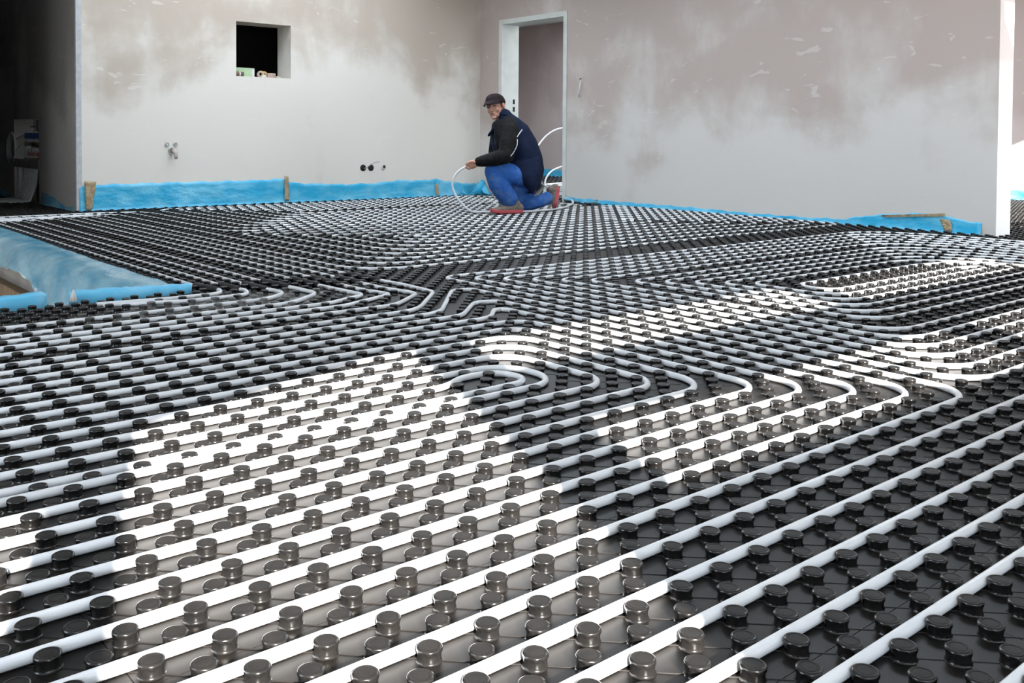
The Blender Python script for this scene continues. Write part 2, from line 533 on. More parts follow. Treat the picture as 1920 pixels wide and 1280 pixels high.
# ------------------------------------------------------------------ pipe routes, in steps of 5 cm along x (q) and along -y (p)
U = 0.05
PR = 0.0091                                  # pipe radius
def route(corners, z=0.0094):
    """corners = [(q, p, bend radius in steps)] -> rounded centre line in metres"""
    P = [Vector((c[0], c[1], 0)) for c in corners]
    out = [P[0]]
    for i in range(1, len(P) - 1):
        R = corners[i][2] if len(corners[i]) > 2 else 2.2
        a, b_ = (P[i - 1] - P[i]), (P[i + 1] - P[i])
        la, lb = a.length, b_.length
        a.normalize(); b_.normalize()
        ang = a.angle(b_)
        if ang > math.pi - 0.02:
            out.append(P[i]); continue
        t = R / math.tan(ang / 2)
        t = min(t, la * 0.5 if i > 1 else la * 0.95, lb * 0.5 if i < len(P) - 2 else lb * 0.95)
        s, e = P[i] + a * t, P[i] + b_ * t
        r_ = t * math.tan(ang / 2)
        bis = (a + b_).normalized()
        c = P[i] + bis * (r_ / math.sin(ang / 2))
        n = max(5, int(8 * (math.pi - ang) / 1.57))
        v0, v1 = s - c, e - c
        tot = v0.angle(v1)
        sg = 1 if v0.cross(v1).z > 0 else -1
        for k in range(n + 1):
            out.append(c + Matrix.Rotation(sg * tot * k / n, 3, 'Z') @ v0)
    out.append(P[-1])
    return [(p.x * U, -p.y * U, z) for p in out]

ORD = ['first', 'second', 'third', 'fourth', 'fifth', 'sixth', 'seventh', 'eighth', 'ninth', 'tenth', 'eleventh', 'twelfth', 'thirteenth', 'fourteenth']
LEFT = -62
ROUTES = []
def pipe(corners, label, group):
    ROUTES.append((route(corners), label, group))
# straight runs in the right foreground
for k, p_ in enumerate((6.5, 4.5, 1.5, -0.5, -2.5, -4.5, -6.5)):
    lab = 'white pipe running straight across the right foreground, %s from the bottom right corner' % ORD[k]
    pipe([(-40, p_), (60, p_)], lab, 'straight pipes of the right foreground')
# hairpins in the middle (left rows -> humps -> bends -> foreground rows)
G1 = 'hairpin pipes in the middle of the floor'
def hp(k):
    return 'white pipe whose bend in the middle is the %s hairpin from the right' % ORD[k]
pipe([(LEFT, -45.5), (15.4, -45.5, 4), (22.6, -53.6, 1.2), (24.5, -53.2, 1.0), (24.5, -8.5, 2.6), (-40, -8.5)], hp(0), G1)
pipe([(LEFT, -43.5), (16.0, -43.5, 3), (20.4, -47.6, 1.6), (22.5, -46.8, 1.2), (22.5, -10.5, 2.6), (-40, -10.5)], hp(1), G1)
pipe([(LEFT, -41.5), (17.2, -41.5, 3), (19.6, -44.0, 1.2), (20.5, -43.6, 0.8), (20.5, -12.5, 2.4), (-40, -12.5)], hp(2), G1)
pipe([(LEFT, -39.5), (18.5, -39.5, 2), (18.5, -14.5, 2.6), (-40, -14.5)], hp(3), G1)
pipe([(LEFT, -37.5), (16.5, -37.5, 2), (16.5, -16.5, 2.2), (-40, -16.5)], hp(4), G1)
pipe([(LEFT, -35.5), (14.5, -35.5, 2.2), (14.5, -18.5, 2.6), (-40, -18.5)], hp(5), G1)
pipe([(LEFT, -33.5), (12.5, -33.5, 2.2), (12.5, -20.5, 2.0), (-40, -20.5)], hp(6), G1)
pipe([(LEFT, -31.5), (10.5, -31.5, 2.2), (10.5, -22.5, 2.0), (-40, -22.5)], hp(7), G1)
pipe([(LEFT, -29.5), (8.5, -29.5, 2.2), (8.5, -24.5, 2.2), (-40, -24.5), (-40.5, -24.5)], hp(8), G1)
pipe([(LEFT, -27.5), (2.6, -27.5, 3), (4.4, -28.6, 3), (7.0, -28.3, 1.4), (7.3, -25.6, 1.3), (3.5, -25.5, 2), (-22, -25.5, 6), (-26, -26.3, 6), (-40, -26.5)],
     'white pipe with the tightest hairpin at the centre of the middle loops', G1)
# pipes with black sleeves that turn beside the stairwell
G2 = 'sleeved pipes beside the stairwell'
TS = [(-64.4, 5.5, 3), (-62.5, 7.5, 3), (-59.5, 9.5, 3.2), (-56.5, 11.5, 3.2), (-54.5, 14.5, 1.6), (-52.5, 16.5, 1.2), (-50.5, 18.5, 3), (-47.5, 20.5, 3)]
for k, (p_, c, r_) in enumerate(TS):
    lab = 'white pipe passing through a black sleeve, %s of eight from the stairwell corner' % ORD[k]
    start = [(-4.5, -65.6), (1, -64.7, 2)] if k == 0 else [(-4.2, -64.9), (2, -62.6, 3)] if k == 1 else [(LEFT, p_)]
    top = -148.5 - 0.75 * k
    mid = {2: [(7.6, -59.5, 4), (10.4, -61.6, 2.4), (9.9, -64.4, 2), (c, -68, 6)], 3: [(8.2, -56.5, 4), (12.4, -59.6, 2.2), (12.2, -63.4, 3), (c, -70, 6)],
           4: [(10.5, -54.5, 4), (15.2, -56.4, 1.2), (c + .3, -61, 4), (c, -68, 5)], 5: [(11, -52.7, 4), (17.2, -55.3, 0.8), (c, -58.5, 4)],
           6: [(14.5, -50.5, 4), (19.3, -54.2, 1.6), (c, -58.5, 4)], 7: [(14.6, -47.5, 5), (20.9, -54.0, 2), (21.1, -59, 4), (c, -66, 6)],
           0: [(5.6, -64.6, 1.6), (6.4, -66.4, 1.5), (c, -70, 5)], 1: [(7.4, -62.7, 1.6), (8.1, -65, 1.5), (c, -69, 5)]}[k]
    pipe(start + mid + [(c, top, 3), (-14, top - 1.0)], lab, G2)
# right hand spiral: rows come in from the right, turn sharply, run to the viewer and turn away again
G3 = 'pipes of the right hand spiral'
UROW = [-60.5, -58.5, -56.5, -54.5, -52.5, -50.5, -47.5, -45.5, -43.5, -41.5, -39.5]
UCOL = [26.5, 28.5, 30.5, 32.5, 34.5, 36.5, 39.5, 41.5, 43.5, 45.5, 47.5]
ULOW = [-9.5, -11.5, -13.5, -15.5, -17.5, -19.5, -22.5, -24.5, -26.5, -28.5, -30.5]
UFAR = [108.5, 105.5, 103.0, 100.5, 98.0, 95.5, 92.5, 90.0, 87.5, 85.0, 82.5]
for k in range(9):
    lab = 'white pipe making the %s sharp turn from the left along the mid floor' % ORD[k]
    pipe([(UFAR[k] + 2, -20), (UFAR[k], UROW[k] + 9, 9), (UFAR[k] - 4, UROW[k], 9), (UCOL[k], UROW[k], 1.5), (UCOL[k], ULOW[k], 3.2), (91, ULOW[k])], lab, G3)
pipe([(UFAR[9] + 2, -20), (UFAR[9], UROW[9] + 9, 9), (UFAR[9] - 4, UROW[9], 9), (UCOL[9], UROW[9], 1.5), (UCOL[9], ULOW[9], 3.2), (80.5, ULOW[9], 2.0), (80.5, -34.5, 4), (74, -36.5, 5),
      (50.5, -36.5, 1.6), (49.8, -32.5, 2.4), (75.5, -32.5, 3), (78.0, -31.6, 0.6), (77.2, ULOW[10], 0.6), (UCOL[10], ULOW[10], 3.0), (UCOL[10], UROW[10], 1.5), (UFAR[10] - 4, UROW[10], 9), (UFAR[10], UROW[10] + 9, 9), (UFAR[10] + 2, -20)],
     'white pipe forming the sunlit double oval at the centre of the right spiral', G3)
# far field in front of the worker, pitch 15 cm
G4 = 'pipes of the far field before the worker'
RC = [113.5, 110.5, 107.5, 104.5, 101.5, 98.5, 95.5, 92.5]
RR = [-119.5, -116.5, -113.5, -110.5, -107.5, -104.5, -101.5, -98.5]
LOW = [-68.5, -71.5, -74.5, -77.5, -80.5, -83.5, -86.5, -89.5]
LC = [22.5, 25.5, 28.5, 31.5, 34.5, 37.5, 40.5, 43.5]
LU = [None, None, -110.5, -107.5, -104.5, -101.5, -98.5, -95.5]
for k in range(8):
    lab = 'white pipe of the far field, %s row from the near edge of that field' % ORD[k]
    if LU[k] is None:
        pts = [(-14, -155.5 - k), (LC[k], -154.0 - k, 4), (LC[k], LOW[k], 6)]
    else:
        pts = [(88.5, LU[k] + 0.01), (LC[k], LU[k], 1.6), (LC[k], LOW[k], 6)] if k == 7 else [(LC[k] + 1.5, LU[k]), (LC[k], LU[k], 1.2), (LC[k], LOW[k], 6)]
    pts += [(RC[k], LOW[k], 3), (RC[k], RR[k], 4)]
    left = {3: 28.5, 4: 31.5, 5: 34.5, 6: 37.5, 7: 40.5}
    if k >= 3:
        pts += [(LC[k - 1] + 1.55, RR[k])]
    else:
        pts += [([34.5, 31.5, 28.5][k], RR[k], 5), ([34.5, 31.5, 28.5][k], -160.5 if k == 0 else -156.5 - k, 4)]
        pts += [(111, -160.5, 4), (111, -150)] if k == 0 else [(-14, -157.5 - k)]
    pipe(pts, lab, G4)
pipe([(46.5, -95.5), (46.5, -92.5, 1.5), (90.5, -92.5, 1.4), (90.5, -95.5, 1.4), (88.6, -95.5)], 'white pipe forming the innermost loop of the far field', G4)
G5 = 'pipes of the far field along the left wall'
for k in range(6):
    c, lo, hi = 37.5 + 3 * k, -122.5 - 3 * k, -157.5 + 3 * k
    lab = 'white pipe looping before the left wall, %s loop from the wall inward' % ORD[k]
    pipe([(106 - 3 * k, -140), (106 - 3 * k, hi, 3), (c, hi, 1.6), (c, lo, 4), (109 - 3 * k, lo, 3), (109 - 3 * k, -139)], lab, G5)

PIPE_XY = []
pipe_objs = []
for pts, lab, grp in ROUTES:
    o = MB().tube(pts, PR, 12).build('heating_pipe', M['pipe'], fix=False)
    tag(o, lab, 'pipe', grp)
    P = [Vector(p) for p in pts]
    for a, b_ in zip(P, P[1:]):
        n = max(1, int((b_ - a).length / 0.012))
        for i in range(n):
            c = a.lerp(b_, i / n)
            PIPE_XY.append((c.x, c.y))
PIPE_XY = np.array(PIPE_XY)
pipe_cells = {}
for x, y in PIPE_XY:
    pipe_cells.setdefault((int(math.floor(x / 0.1)), int(math.floor(y / 0.1))), []).append((x, y))
def pipe_gap(x, y):
    i, j = int(math.floor(x / 0.1)), int(math.floor(y / 0.1))
    best = 1.0
    for a in (-1, 0, 1):
        for b_ in (-1, 0, 1):
            for (u, v) in pipe_cells.get((i + a, j + b_), ()):
                d = (u - x) ** 2 + (v - y) ** 2
                if d < best:
                    best = d
    return math.sqrt(best)

# black foam sleeves on the eight turning pipes
SL = [(-70.3, -66.6), (-69.2, -65.4), (-68.6, -64.2), (-69.2, -64.2), (-68.6, -63.2), (-68.4, -62.2), (-67.2, -62.4), (-68.4, -62.2)]
for k, (a, b_) in enumerate(SL):
    pts = [p for p in ROUTES[17 + k][0]]
    dense = []
    for u, v in zip(pts, pts[1:]):
        u, v = Vector(u), Vector(v)
        n = max(1, int((v - u).length / 0.02))
        dense += [u.lerp(v, i / n) for i in range(n)]
    sel = [(p.x, p.y, 0.0125) for p in dense if a * -U >= p.y >= b_ * -U and p.x > TS[k][1] * U - 0.02]
    if len(sel) > 2:
        o = MB().tube(sel, 0.0125, 14).build('pipe_sleeve', M['sleeve'], fix=False)
        tag(o, 'black foam sleeve on a white pipe, %s of eight from the stairwell corner' % ORD[k], 'pipe sleeve', 'black sleeves beside the stairwell')

# ------------------------------------------------------------------ studded floor panels, 1.0 x 0.5 m
def stud_mesh(seg, fine):
    prof = [(a_, b_ * 0.93) for a_, b_ in [(0.0186, 0.0), (0.0176, 0.0008), (0.0168, 0.0022), (0.0163, 0.0050), (0.0162, 0.0110), (0.0165, 0.0138), (0.0173, 0.0154), (0.0178, 0.0172), (0.0177, 0.0190), (0.0168, 0.0204),
            (0.0150, 0.0211), (0.0126, 0.0210), (0.0118, 0.0204), (0.0106, 0.0204), (0.0097, 0.0209)]] if fine else [(0.0178, 0.0), (0.0163, 0.0030), (0.0162, 0.0115), (0.0175, 0.0165), (0.0176, 0.0180), (0.0150, 0.0197)]
    v, f = [], []
    for r_, z in prof:
        lip = fine and 0.0122 < z < 0.0172 and r_ > 0.0164
        for k in range(seg):
            a = 2 * math.pi * k / seg
            w = (2 * abs(math.sin(4 * a)) - 1) if lip else 0
            rr = r_ + 0.0004 * w
            v.append((rr * math.cos(a), rr * math.sin(a), z - (0.0011 * w if lip and z < 0.0158 else 0)))
    for i in range(len(prof) - 1):
        for k in range(seg):
            a, b_ = i * seg + k, i * seg + (k + 1) % seg
            f.append((a, b_, b_ + seg, a + seg))
    f.append(tuple((len(prof) - 1) * seg + k for k in range(seg)))
    return v, f
sv, sf = stud_mesh(64, True)
stud_me = bpy.data.meshes.new('stud')
stud_me.from_pydata(sv, [], sf)
stud_me.materials.append(M['stud'])
stud_me.materials.append(M['top'])
n_side = 64 * 10
stud_me.polygons.foreach_set('material_index', [0 if i < n_side else 1 for i in range(len(sf))])
stud_me.polygons.foreach_set('use_smooth', [True] * (len(sf) - 1) + [False])
lv, lf = stud_mesh(12, False)
lv = np.array(lv)
lf4, lcap = [q for q in lf if len(q) == 4], [q for q in lf if len(q) != 4][0]

def in_view(x, y, z=0.02, mg=300):
    px, py, d = project((x, y, z))
    return d > 0.3 and -mg < px < 1920 + mg and -mg < py < 1280 + mg

def region(x, y):
    """which floor a point belongs to, None where no panel lies"""
    if x < 0.215 and 3.36 < y < YL + 0.02:
        return None
    if y > YL - 0.04:
        if -3.0 < x < XC - 0.05 and y < 13.2 and (x > 0.42 or y > YL + 0.36):
            return 'corridor'
        if x > XR + TR + 0.04 and x < 10.26 and y < 12.9:
            return 'back'
        return None
    if XR - 0.04 < x < XR + TR + 0.03:
        return None if y > YE - 0.03 else 'right'
    if x >= XR + TR + 0.03:
        if x > 10.26 or y < 0.95:
            return None
        return 'right' if y < 5.2 else 'back'
    if y < SUNNY + 0.05 or x < -4.5 or (x > 4.52 and y < 0.97):
        return None
    return 'main'

ZONES = {
    'near': ('black studded heating panel of the foreground floor', 'studded panels of the foreground floor'),
    'mid': ('black studded heating panel of the middle floor below the spirals', 'studded panels of the middle floor'),
    'far': ('black studded heating panel on the far floor before the plastered walls', 'studded panels of the far floor'),
    'corridor': ('black studded heating panel on the dark corridor floor', 'studded panels of the corridor'),
    'back': ('black studded heating panel on the floor of the room behind the door', 'studded panels of the room behind'),
    'right': ('black studded heating panel past the free end of the right wall', 'studded panels past the right wall'),
}
PX, PY = 1.0, 0.5
panels = 0
for bi in range(-5, 11):
    for bj in range(-5, 27):
        x0, y0 = bi * PX - 0.025, bj * PY - 0.025
        corners = [(x0 + PX * a, y0 + PY * c) for a in (0, 0.5, 1) for c in (0, 0.5, 1)]
        if not any(in_view(*c) for c in corners):
            continue
        cells = {}
        for q in range(bi * 20, bi * 20 + 20):
            for p_ in range(-(bj * 10 + 9), -(bj * 10) + 1):
                x, y = q * U, -p_ * U
                r_ = region(x, y)
                if r_:
                    cells.setdefault(r_, []).append((q, p_, x, y))
        for zone, lst in cells.items():
            studs = [(x, y, q, p_) for q, p_, x, y in lst if (q + p_) % 2 == 0 and pipe_gap(x, y) > 0.0185]
            if not any(in_view(x, y) for x, y, *_ in studs):
                continue
            cx_, cy_ = x0 + PX / 2, y0 + PY / 2
            dist = math.hypot(cx_ - CAM[0], cy_ - CAM[1])
            zn = zone if zone != 'main' else 'near' if dist < 2.9 else 'mid' if dist < 5.6 else 'far'
            root = bpy.data.objects.new('studded_panel', None)
            # base sheet: merge the cells of each column into strips, cut short at edges
            pm = MB()
            byq = {}
            for q, p_, x, y in lst:
                byq.setdefault(q, []).append(p_)
            strips = []
            for q in sorted(byq):
                ps = sorted(byq[q])
                s = ps[0]; e = s
                for p_ in ps[1:] + [None]:
                    if p_ is not None and p_ == e + 1:
                        e = p_
                    else:
                        if strips and strips[-1][1] == q - 1 and strips[-1][2] == s and strips[-1][3] == e:
                            strips[-1][1] = q
                        else:
                            strips.append([q, q, s, e])
                        s = e = p_
            for qa, qb, pa, pb in strips:
                gx = 0.0006
                pm.box(((qa - 0.5) * U + gx, -(pb + 0.5) * U + gx, -0.031), ((qb + 0.5) * U - gx, -(pa - 0.5) * U - gx, 0.0))
            near = dist < 3.4
            if near:
                for x, y, q, p_ in studs:          # low ribs that tie each stud to its neighbours
                    for dx, dy in ((1, -1), (1, 1)):
                        if region(x + dx * U, y + dy * U) != zone:
                            continue
                        d = Vector((dx, dy, 0)).normalized()
                        n = Vector((-d.y, d.x, 0)) * (0.0014 if dy < 0 else 0.0009)
                        a, c = Vector((x, y, 0)) + d * 0.016, Vector((x, y, 0)) + d * (0.0707 - 0.016)
                        zt = Vector((0, 0, 0.0011 if dy < 0 else 0.0006))
                        pm.add([a - n, c - n, c + n, a + n, a - n * .4 + zt, c - n * .4 + zt, c + n * .4 + zt, a + n * .4 + zt],
                               [(4, 5, 6, 7), (0, 1, 5, 4), (1, 2, 6, 5), (2, 3, 7, 6), (3, 0, 4, 7)])
            root = pm.build('studded_panel', M['sheet'], smooth=False, fix=False)
            lab, grp = ZONES[zn]
            tag(root, lab, 'floor panel', grp)
            panels += 1
            if near:
                for x, y, q, p_ in studs:
                    s = bpy.data.objects.new('stud', stud_me)
                    COL.objects.link(s)
                    s.parent = root
                    s.location = (x, y, 0)
                    s.rotation_euler = (random.gauss(0, 0.012), random.gauss(0, 0.012), random.uniform(0, 6.28))
            elif studs:
                A = np.array([(x, y) for x, y, *_ in studs])
                n, nv = len(A), len(lv)
                V = np.repeat(lv[None], n, 0)
                V[:, :, :2] += A[:, None, :]
                me = bpy.data.meshes.new('studs')
                F4, FC = np.array(lf4), np.array(lcap)
                off = (np.arange(n) * nv)
                loops4 = (F4[None] + off[:, None, None]).reshape(-1)
                loopsC = (FC[None] + off[:, None]).reshape(-1)
                me.vertices.add(n * nv)
                me.vertices.foreach_set('co', V.reshape(-1))
                me.loops.add(len(loops4) + len(loopsC))
                me.loops.foreach_set('vertex_index', np.concatenate([loops4, loopsC]).astype(np.int32))
                n4 = len(loops4) // 4
                starts = np.concatenate([np.arange(n4) * 4, n4 * 4 + np.arange(n) * len(FC)]).astype(np.int32)
                me.polygons.add(n4 + n)
                me.polygons.foreach_set('loop_start', starts)
                me.update(calc_edges=True)
                me.validate()
                me.polygons.foreach_set('use_smooth', [True] * n4 + [False] * n)
                me.materials.append(M['stud'])
                me.materials.append(M['top'])
                me.polygons.foreach_set('material_index', [0] * n4 + [1] * n)
                s = bpy.data.objects.new('studs', me)
                COL.objects.link(s)
                s.parent = root
                s['kind'] = 'stuff'
# ------------------------------------------------------------------ blue edge film along the walls
rnd = random.Random(3)
def interp(tab, x):
    for (a, va), (b_, vb) in zip(tab, tab[1:]):
        if a <= x <= b_:
            return va + (vb - va) * (x - a) / (b_ - a)
    return tab[0][1] if x < tab[0][0] else tab[-1][1]

def film(name, material, a, b_, tab, nrm, lab, grp, foot=0.03, seed=0, step=0.03, wav=0.004):
    """a thin sheet standing against a wall from a to b_ (x, y), its height given along the way; the foot lies on the floor"""
    a, b_, nrm = Vector((*a, 0)), Vector((*b_, 0)), Vector((*nrm, 0))
    L = (b_ - a).length
    n = max(4, int(L / step))
    rows = []
    r_ = random.Random(seed)
    ph = [r_.uniform(0, 6.28) for _ in range(6)]
    for j in range(9):
        row = []
        for i in range(n + 1):
            s = L * i / n
            h = interp(tab, s) + 0.004 * math.sin(s * 23 + ph[0]) + 0.003 * math.sin(s * 51 + ph[1])
            if j == 0:
                off, z = foot + 0.008, 0.002
            else:
                t = (j - 1) / 7
                off = 0.0035 + foot * max(0, 0.35 - t) * 0.6 + wav * (1 + math.sin(s * 17 + ph[2] + t * 3) * math.sin(s * 7.3 + ph[3])) * (0.4 + 0.6 * math.sin(math.pi * min(1, t + .2)))
                z = 0.004 + (h - 0.004) * t
            row.append(a + (b_ - a) * (i / n) + nrm * off + Vector((0, 0, z)))
        rows.append(row)
    o = MB().grid(rows, nrm * -0.001).build(name, material)
    return tag(o, lab, 'film', grp)
GF = 'blue edge films at the foot of the walls'
film('edge_film', M['foil'], (XC + 0.01, YL), (3.20, YL), [(0, 0.22), (0.08, 0.245), (0.7, 0.25), (1.7, 0.25), (2.1, 0.262)], (0, -1), 'blue plastic edge film taped along left wall below the hatch', GF, seed=1)
film('edge_film', M['foil'], (3.17, YL - .006), (5.12, YL - .006), [(0, 0.262), (0.03, 0.22), (0.2, 0.205), (0.7, 0.18), (1.1, 0.185), (1.4, 0.21), (1.7, 0.20), (1.95, 0.215)], (0, -1), 'blue plastic edge film along left wall under the socket holes', GF, seed=2)
film('edge_film', M['foil'], (5.07, YL - .012), (5.70, YL - .012), [(0, 0.21), (0.3, 0.165), (0.6, 0.14)], (0, -1), 'short blue edge film ending in the wall corner behind the held pipe', GF, seed=3)
film('edge_film', M['foil'], (XR, 6.66), (XR, 3.70), [(0, 0.055), (0.8, 0.05), (1.6, 0.05), (2.4, 0.035), (3.0, 0.04)], (-1, 0), 'low blue edge film along right wall from the door onward', GF, seed=4)
film('edge_film', M['foil'], (XR - .006, 3.80), (XR - .006, 2.36), [(0, 0.035), (0.35, 0.05), (0.6, 0.10), (0.9, 0.135), (1.15, 0.135), (1.3, 0.105), (1.44, 0.10)], (-1, 0), 'taller blue edge film at the free end of right wall', GF, seed=5)
# crumpled film in the corner beside the worker's knee
def crumple(name, a, b_, h, depth, lab, seed, material):
    r_ = random.Random(seed)
    a, b_ = Vector(a), Vector(b_)
    side = (b_ - a).cross(Vector((0, 0, 1))).normalized()
    rows = []
    for j in range(10):
        row = []
        for i in range(17):
            t, s = j / 9, i / 16
            bul = math.sin(math.pi * t) * depth * (0.5 + 0.5 * math.sin(s * 9 + seed)) + r_.uniform(-.008, .008)
            top = h * (0.55 + 0.45 * math.sin(s * 5.2 + seed * 1.7)) + r_.uniform(-.004, .004)
            row.append(a.lerp(b_, s) + side * (bul + 0.02) + Vector((0, 0, 0.004 + top * t)))
        rows.append(row)
    o = MB().grid(rows, side * -0.001).build(name, material)
    return tag(o, lab, 'film', GF)
crumple('crumpled_film', (5.46, YL - .03, 0), (5.70, YL - .16, 0), 0.19, 0.05, 'crumpled blue film bunched up in the corner of the walls', 2, M['foil'])
crumple('crumpled_film', (XR - .035, YL - .08, 0), (XR - .035, 7.92, 0), 0.17, 0.06, 'crumpled blue film between the corner and the door frame behind the knee', 4, M['foil'])
crumple('crumpled_film', (XR - .02, 6.70, 0), (XR - .03, 6.22, 0), 0.07, 0.05, 'rumpled teal film sticking out beside the right door jamb', 1, M['foil_pale'])
film('edge_film', M['foil'], (10.3, 12.9), (10.3, 1.2), [(0, 0.13), (11, 0.13)], (-1, 0), 'blue edge film on the wall of the room behind the door', GF, seed=8, step=0.1)
film('edge_film', M['foil_pale'], (XC, 9.44), (XC, 8.36), [(0, 0.13), (0.4, 0.10), (0.8, 0.03), (1.1, 0.05)], (-1, 0), 'dull blue edge film sagging along the dark corridor wall', GF, seed=9)
film('edge_film', M['foil_pale'], (XC, 12.2), (XC, 10.6), [(0, 0.12), (0.8, 0.13), (1.3, 0.05), (1.6, 0.04)], (-1, 0), 'dull blue edge film left of the pipe manifold', GF, seed=10)

# brown tapes
def tape(corners, lab, nrm):
    a, b_, c, d = [Vector(p) for p in corners]
    n = Vector(nrm)
    r_ = random.Random(len(lab))
    rows = [[a.lerp(b_, i / 5).lerp(d.lerp(c, i / 5), j / 12) + n * (0.002 + r_.uniform(0, .003)) for i in range(6)] for j in range(13)]
    o = MB().grid(rows, n * -0.0008).build('packing_tape', M['tape'])
    return tag(o, lab, 'tape', 'brown tapes holding the film')
yt = YL - 0.020
tape([(1.17, yt, 0.28), (1.275, yt, 0.275), (1.235, yt, 0.02), (1.185, yt, 0.02)], 'crinkled brown tape at the left end of the blue film', (0, -1, 0))
tape([(3.145, yt, 0.29), (3.19, yt, 0.28), (3.20, yt, 0.03), (3.15, yt, 0.03)], 'upright brown tape over the film joint below the hatch', (0, -1, 0))
tape([(5.065, yt - .008, 0.155), (5.105, yt - .008, 0.15), (5.115, yt - .008, 0.03), (5.07, yt - .008, 0.03)], 'short brown tape on the film left of the held pipe', (0, -1, 0))
tape([(XR - .020, 3.12, 0.105), (XR - .020, 2.62, 0.150), (XR - .020, 2.62, 0.128), (XR - .020, 3.12, 0.088)], 'long thin brown tape along the film top on right wall', (-1, 0, 0))
tape([(XR - .022, 2.66, 0.105), (XR - .022, 2.58, 0.105), (XR - .022, 2.56, 0.02), (XR - .022, 2.62, 0.02)], 'upright brown tape on the film at the free end of right wall', (-1, 0, 0))

# ------------------------------------------------------------------ stairwell edge: draped foil, foam strips, board
rows = []
r_ = random.Random(11)
NY = 120
for j in range(14):
    row = []
    for i in range(NY + 1):
        y = 3.50 + (8.22 - 3.50) * i / NY
        low = interp([(3.5, -0.30), (4.4, -0.27), (4.75, -0.215), (5.0, -0.18), (5.2, -0.13), (5.45, -0.105), (6.0, -0.145), (7, -0.12), (8.3, -0.12)], y) + 0.006 * math.sin(y * 31)
        sec = [(0.235, 0.003), (0.20, 0.012), (0.16, 0.016), (0.115, 0.015), (0.07, 0.008), (0.035, -0.006)]
        fold = 0.010 * math.sin(y * 9 + 1.3 * math.sin(y * 3.1)) + 0.006 * math.sin(y * 27 + j)
        if j < len(sec):
            x, z = sec[j]
            x += 0.010 * math.sin(y * 2.3) * (j / 5) + (0.02 * math.sin(y * 1.1) if j == 0 else 0)
            z += max(0, fold * 0.35 * (j > 0))
        else:
            t = (j - 5) / 8
            x = 0.035 - 0.075 * t ** 0.7 + fold * t * 0.9
            z = -0.006 + (low + 0.006) * t
        row.append((x, y, z))
    rows.append(row)
tag(MB().grid(rows, (-0.001, 0, 0.0005)).build('draped_foil', M['foil_pale']), 'wide creased blue foil draped over the stairwell edge', 'film')
def strip(a, b_, w, h, lab):
    a, b_ = Vector((*a, 0.0)), Vector((*b_, 0.0))
    d = (b_ - a).normalized()
    s = Vector((-d.y, d.x, 0)) * w
    r_ = random.Random(len(lab))
    mb = MB()
    n = 24
    rows = []
    for off, z in ((0, -0.03), (0, h * .5), (0, h - .006), (0.006, h), (w - .006, h + 0.002), (w, h - .006), (w, -0.03)):
        rows.append([a.lerp(b_, i / n) + s * (off / w) + Vector((0, 0, z + (r_.uniform(-.003, .003) if z > 0 else 0))) for i in range(n + 1)])
    nr, nc = len(rows), n + 1
    v = [p for r0 in rows for p in r0]
    f = [(i * nc + j, i * nc + j + 1, (i + 1) * nc + j + 1, (i + 1) * nc + j) for i in range(nr - 1) for j in range(n)]
    f += [((nr - 1) * nc + j, (nr - 1) * nc + j + 1, j + 1, j) for j in range(n)]
    f += [tuple(i * nc for i in range(nr)), tuple(i * nc + n for i in range(nr))[::-1]]
    o = mb.add(v, f).build('foam_strip', M['foam'])
    return tag(o, lab, 'foam strip', 'blue foam strips at the stairwell')
strip((-0.27, 3.50), (0.215, 3.385), 0.05, 0.036, 'light blue foam strip closing the near stairwell edge, right piece')
strip((-1.05, 3.36), (-0.375, 3.43), 0.07, 0.048, 'light blue foam strip at the left picture edge before the stairwell')
# white torn film tuft and dusty pipe ends between the strips
mb = MB()
c = Vector((-0.262, 3.47, 0.0))
for k in range(7):
    a = k * 0.9
    mb.tube([c + Vector((0.012 * math.cos(a), 0.009 * math.sin(a), 0.0)), c + Vector((0.006 * math.cos(a), 0.005 * math.sin(a), 0.026)), c + Vector((0.002 * math.cos(a), 0.002 * math.sin(a), 0.050))], [0.006, 0.004, 0.001], 7)
tag(mb.build('torn_film', M['wall_x']), 'small white tuft of torn film beside the foam strips', 'film scrap')
tag(bevel(MB().box((-0.035, 3.6, -0.56), (0.029, 8.2, -0.235)).build('formwork_board', M['wood'], smooth=False), 0.004), 'rough brown timber board on the stairwell wall below the foil', 'board')

# ------------------------------------------------------------------ things on and in the left wall
YS = YL + 0.10
def cyl(c, axis, r_, h, seg=28, r2=None):
    c, axis = Vector(c), Vector(axis).normalized()
    return ([c, c + axis * h], [r_, r_ if r2 is None else r2], seg)
M['green'] = mottled('pale green board', (0.42, 0.56, 0.36), (0.36, 0.50, 0.31), 30, 0.8)
M['card'] = mottled('white board edge', (0.62, 0.62, 0.60), (0.55, 0.55, 0.53), 30, 0.8)
M['brown'] = mottled('dark brown tape', (0.10, 0.055, 0.035), (0.14, 0.08, 0.05), 30, 0.35)
M['beige'] = mottled('beige paper tape', (0.50, 0.38, 0.31), (0.44, 0.33, 0.27), 30, 0.7)
M['yellow'] = mottled('yellow tape', (0.75, 0.42, 0.03), (0.68, 0.38, 0.03), 30, 0.4)
M['cream'] = mottled('cream paper', (0.70, 0.63, 0.50), (0.64, 0.57, 0.45), 30, 0.8)
gb = MB().box((2.665, YS - .02, hz0), (2.835, YS + 0.05, hz0 + 0.092)).build('green_box', M['green'], smooth=False)
bevel(gb, 0.003)
tag(gb, 'pale green block standing on the hatch sill', 'box')
MB().box((2.835, YS - .02, hz0), (2.863, YS + 0.05, hz0 + 0.090)).build('white_side', M['card'], gb, smooth=False)
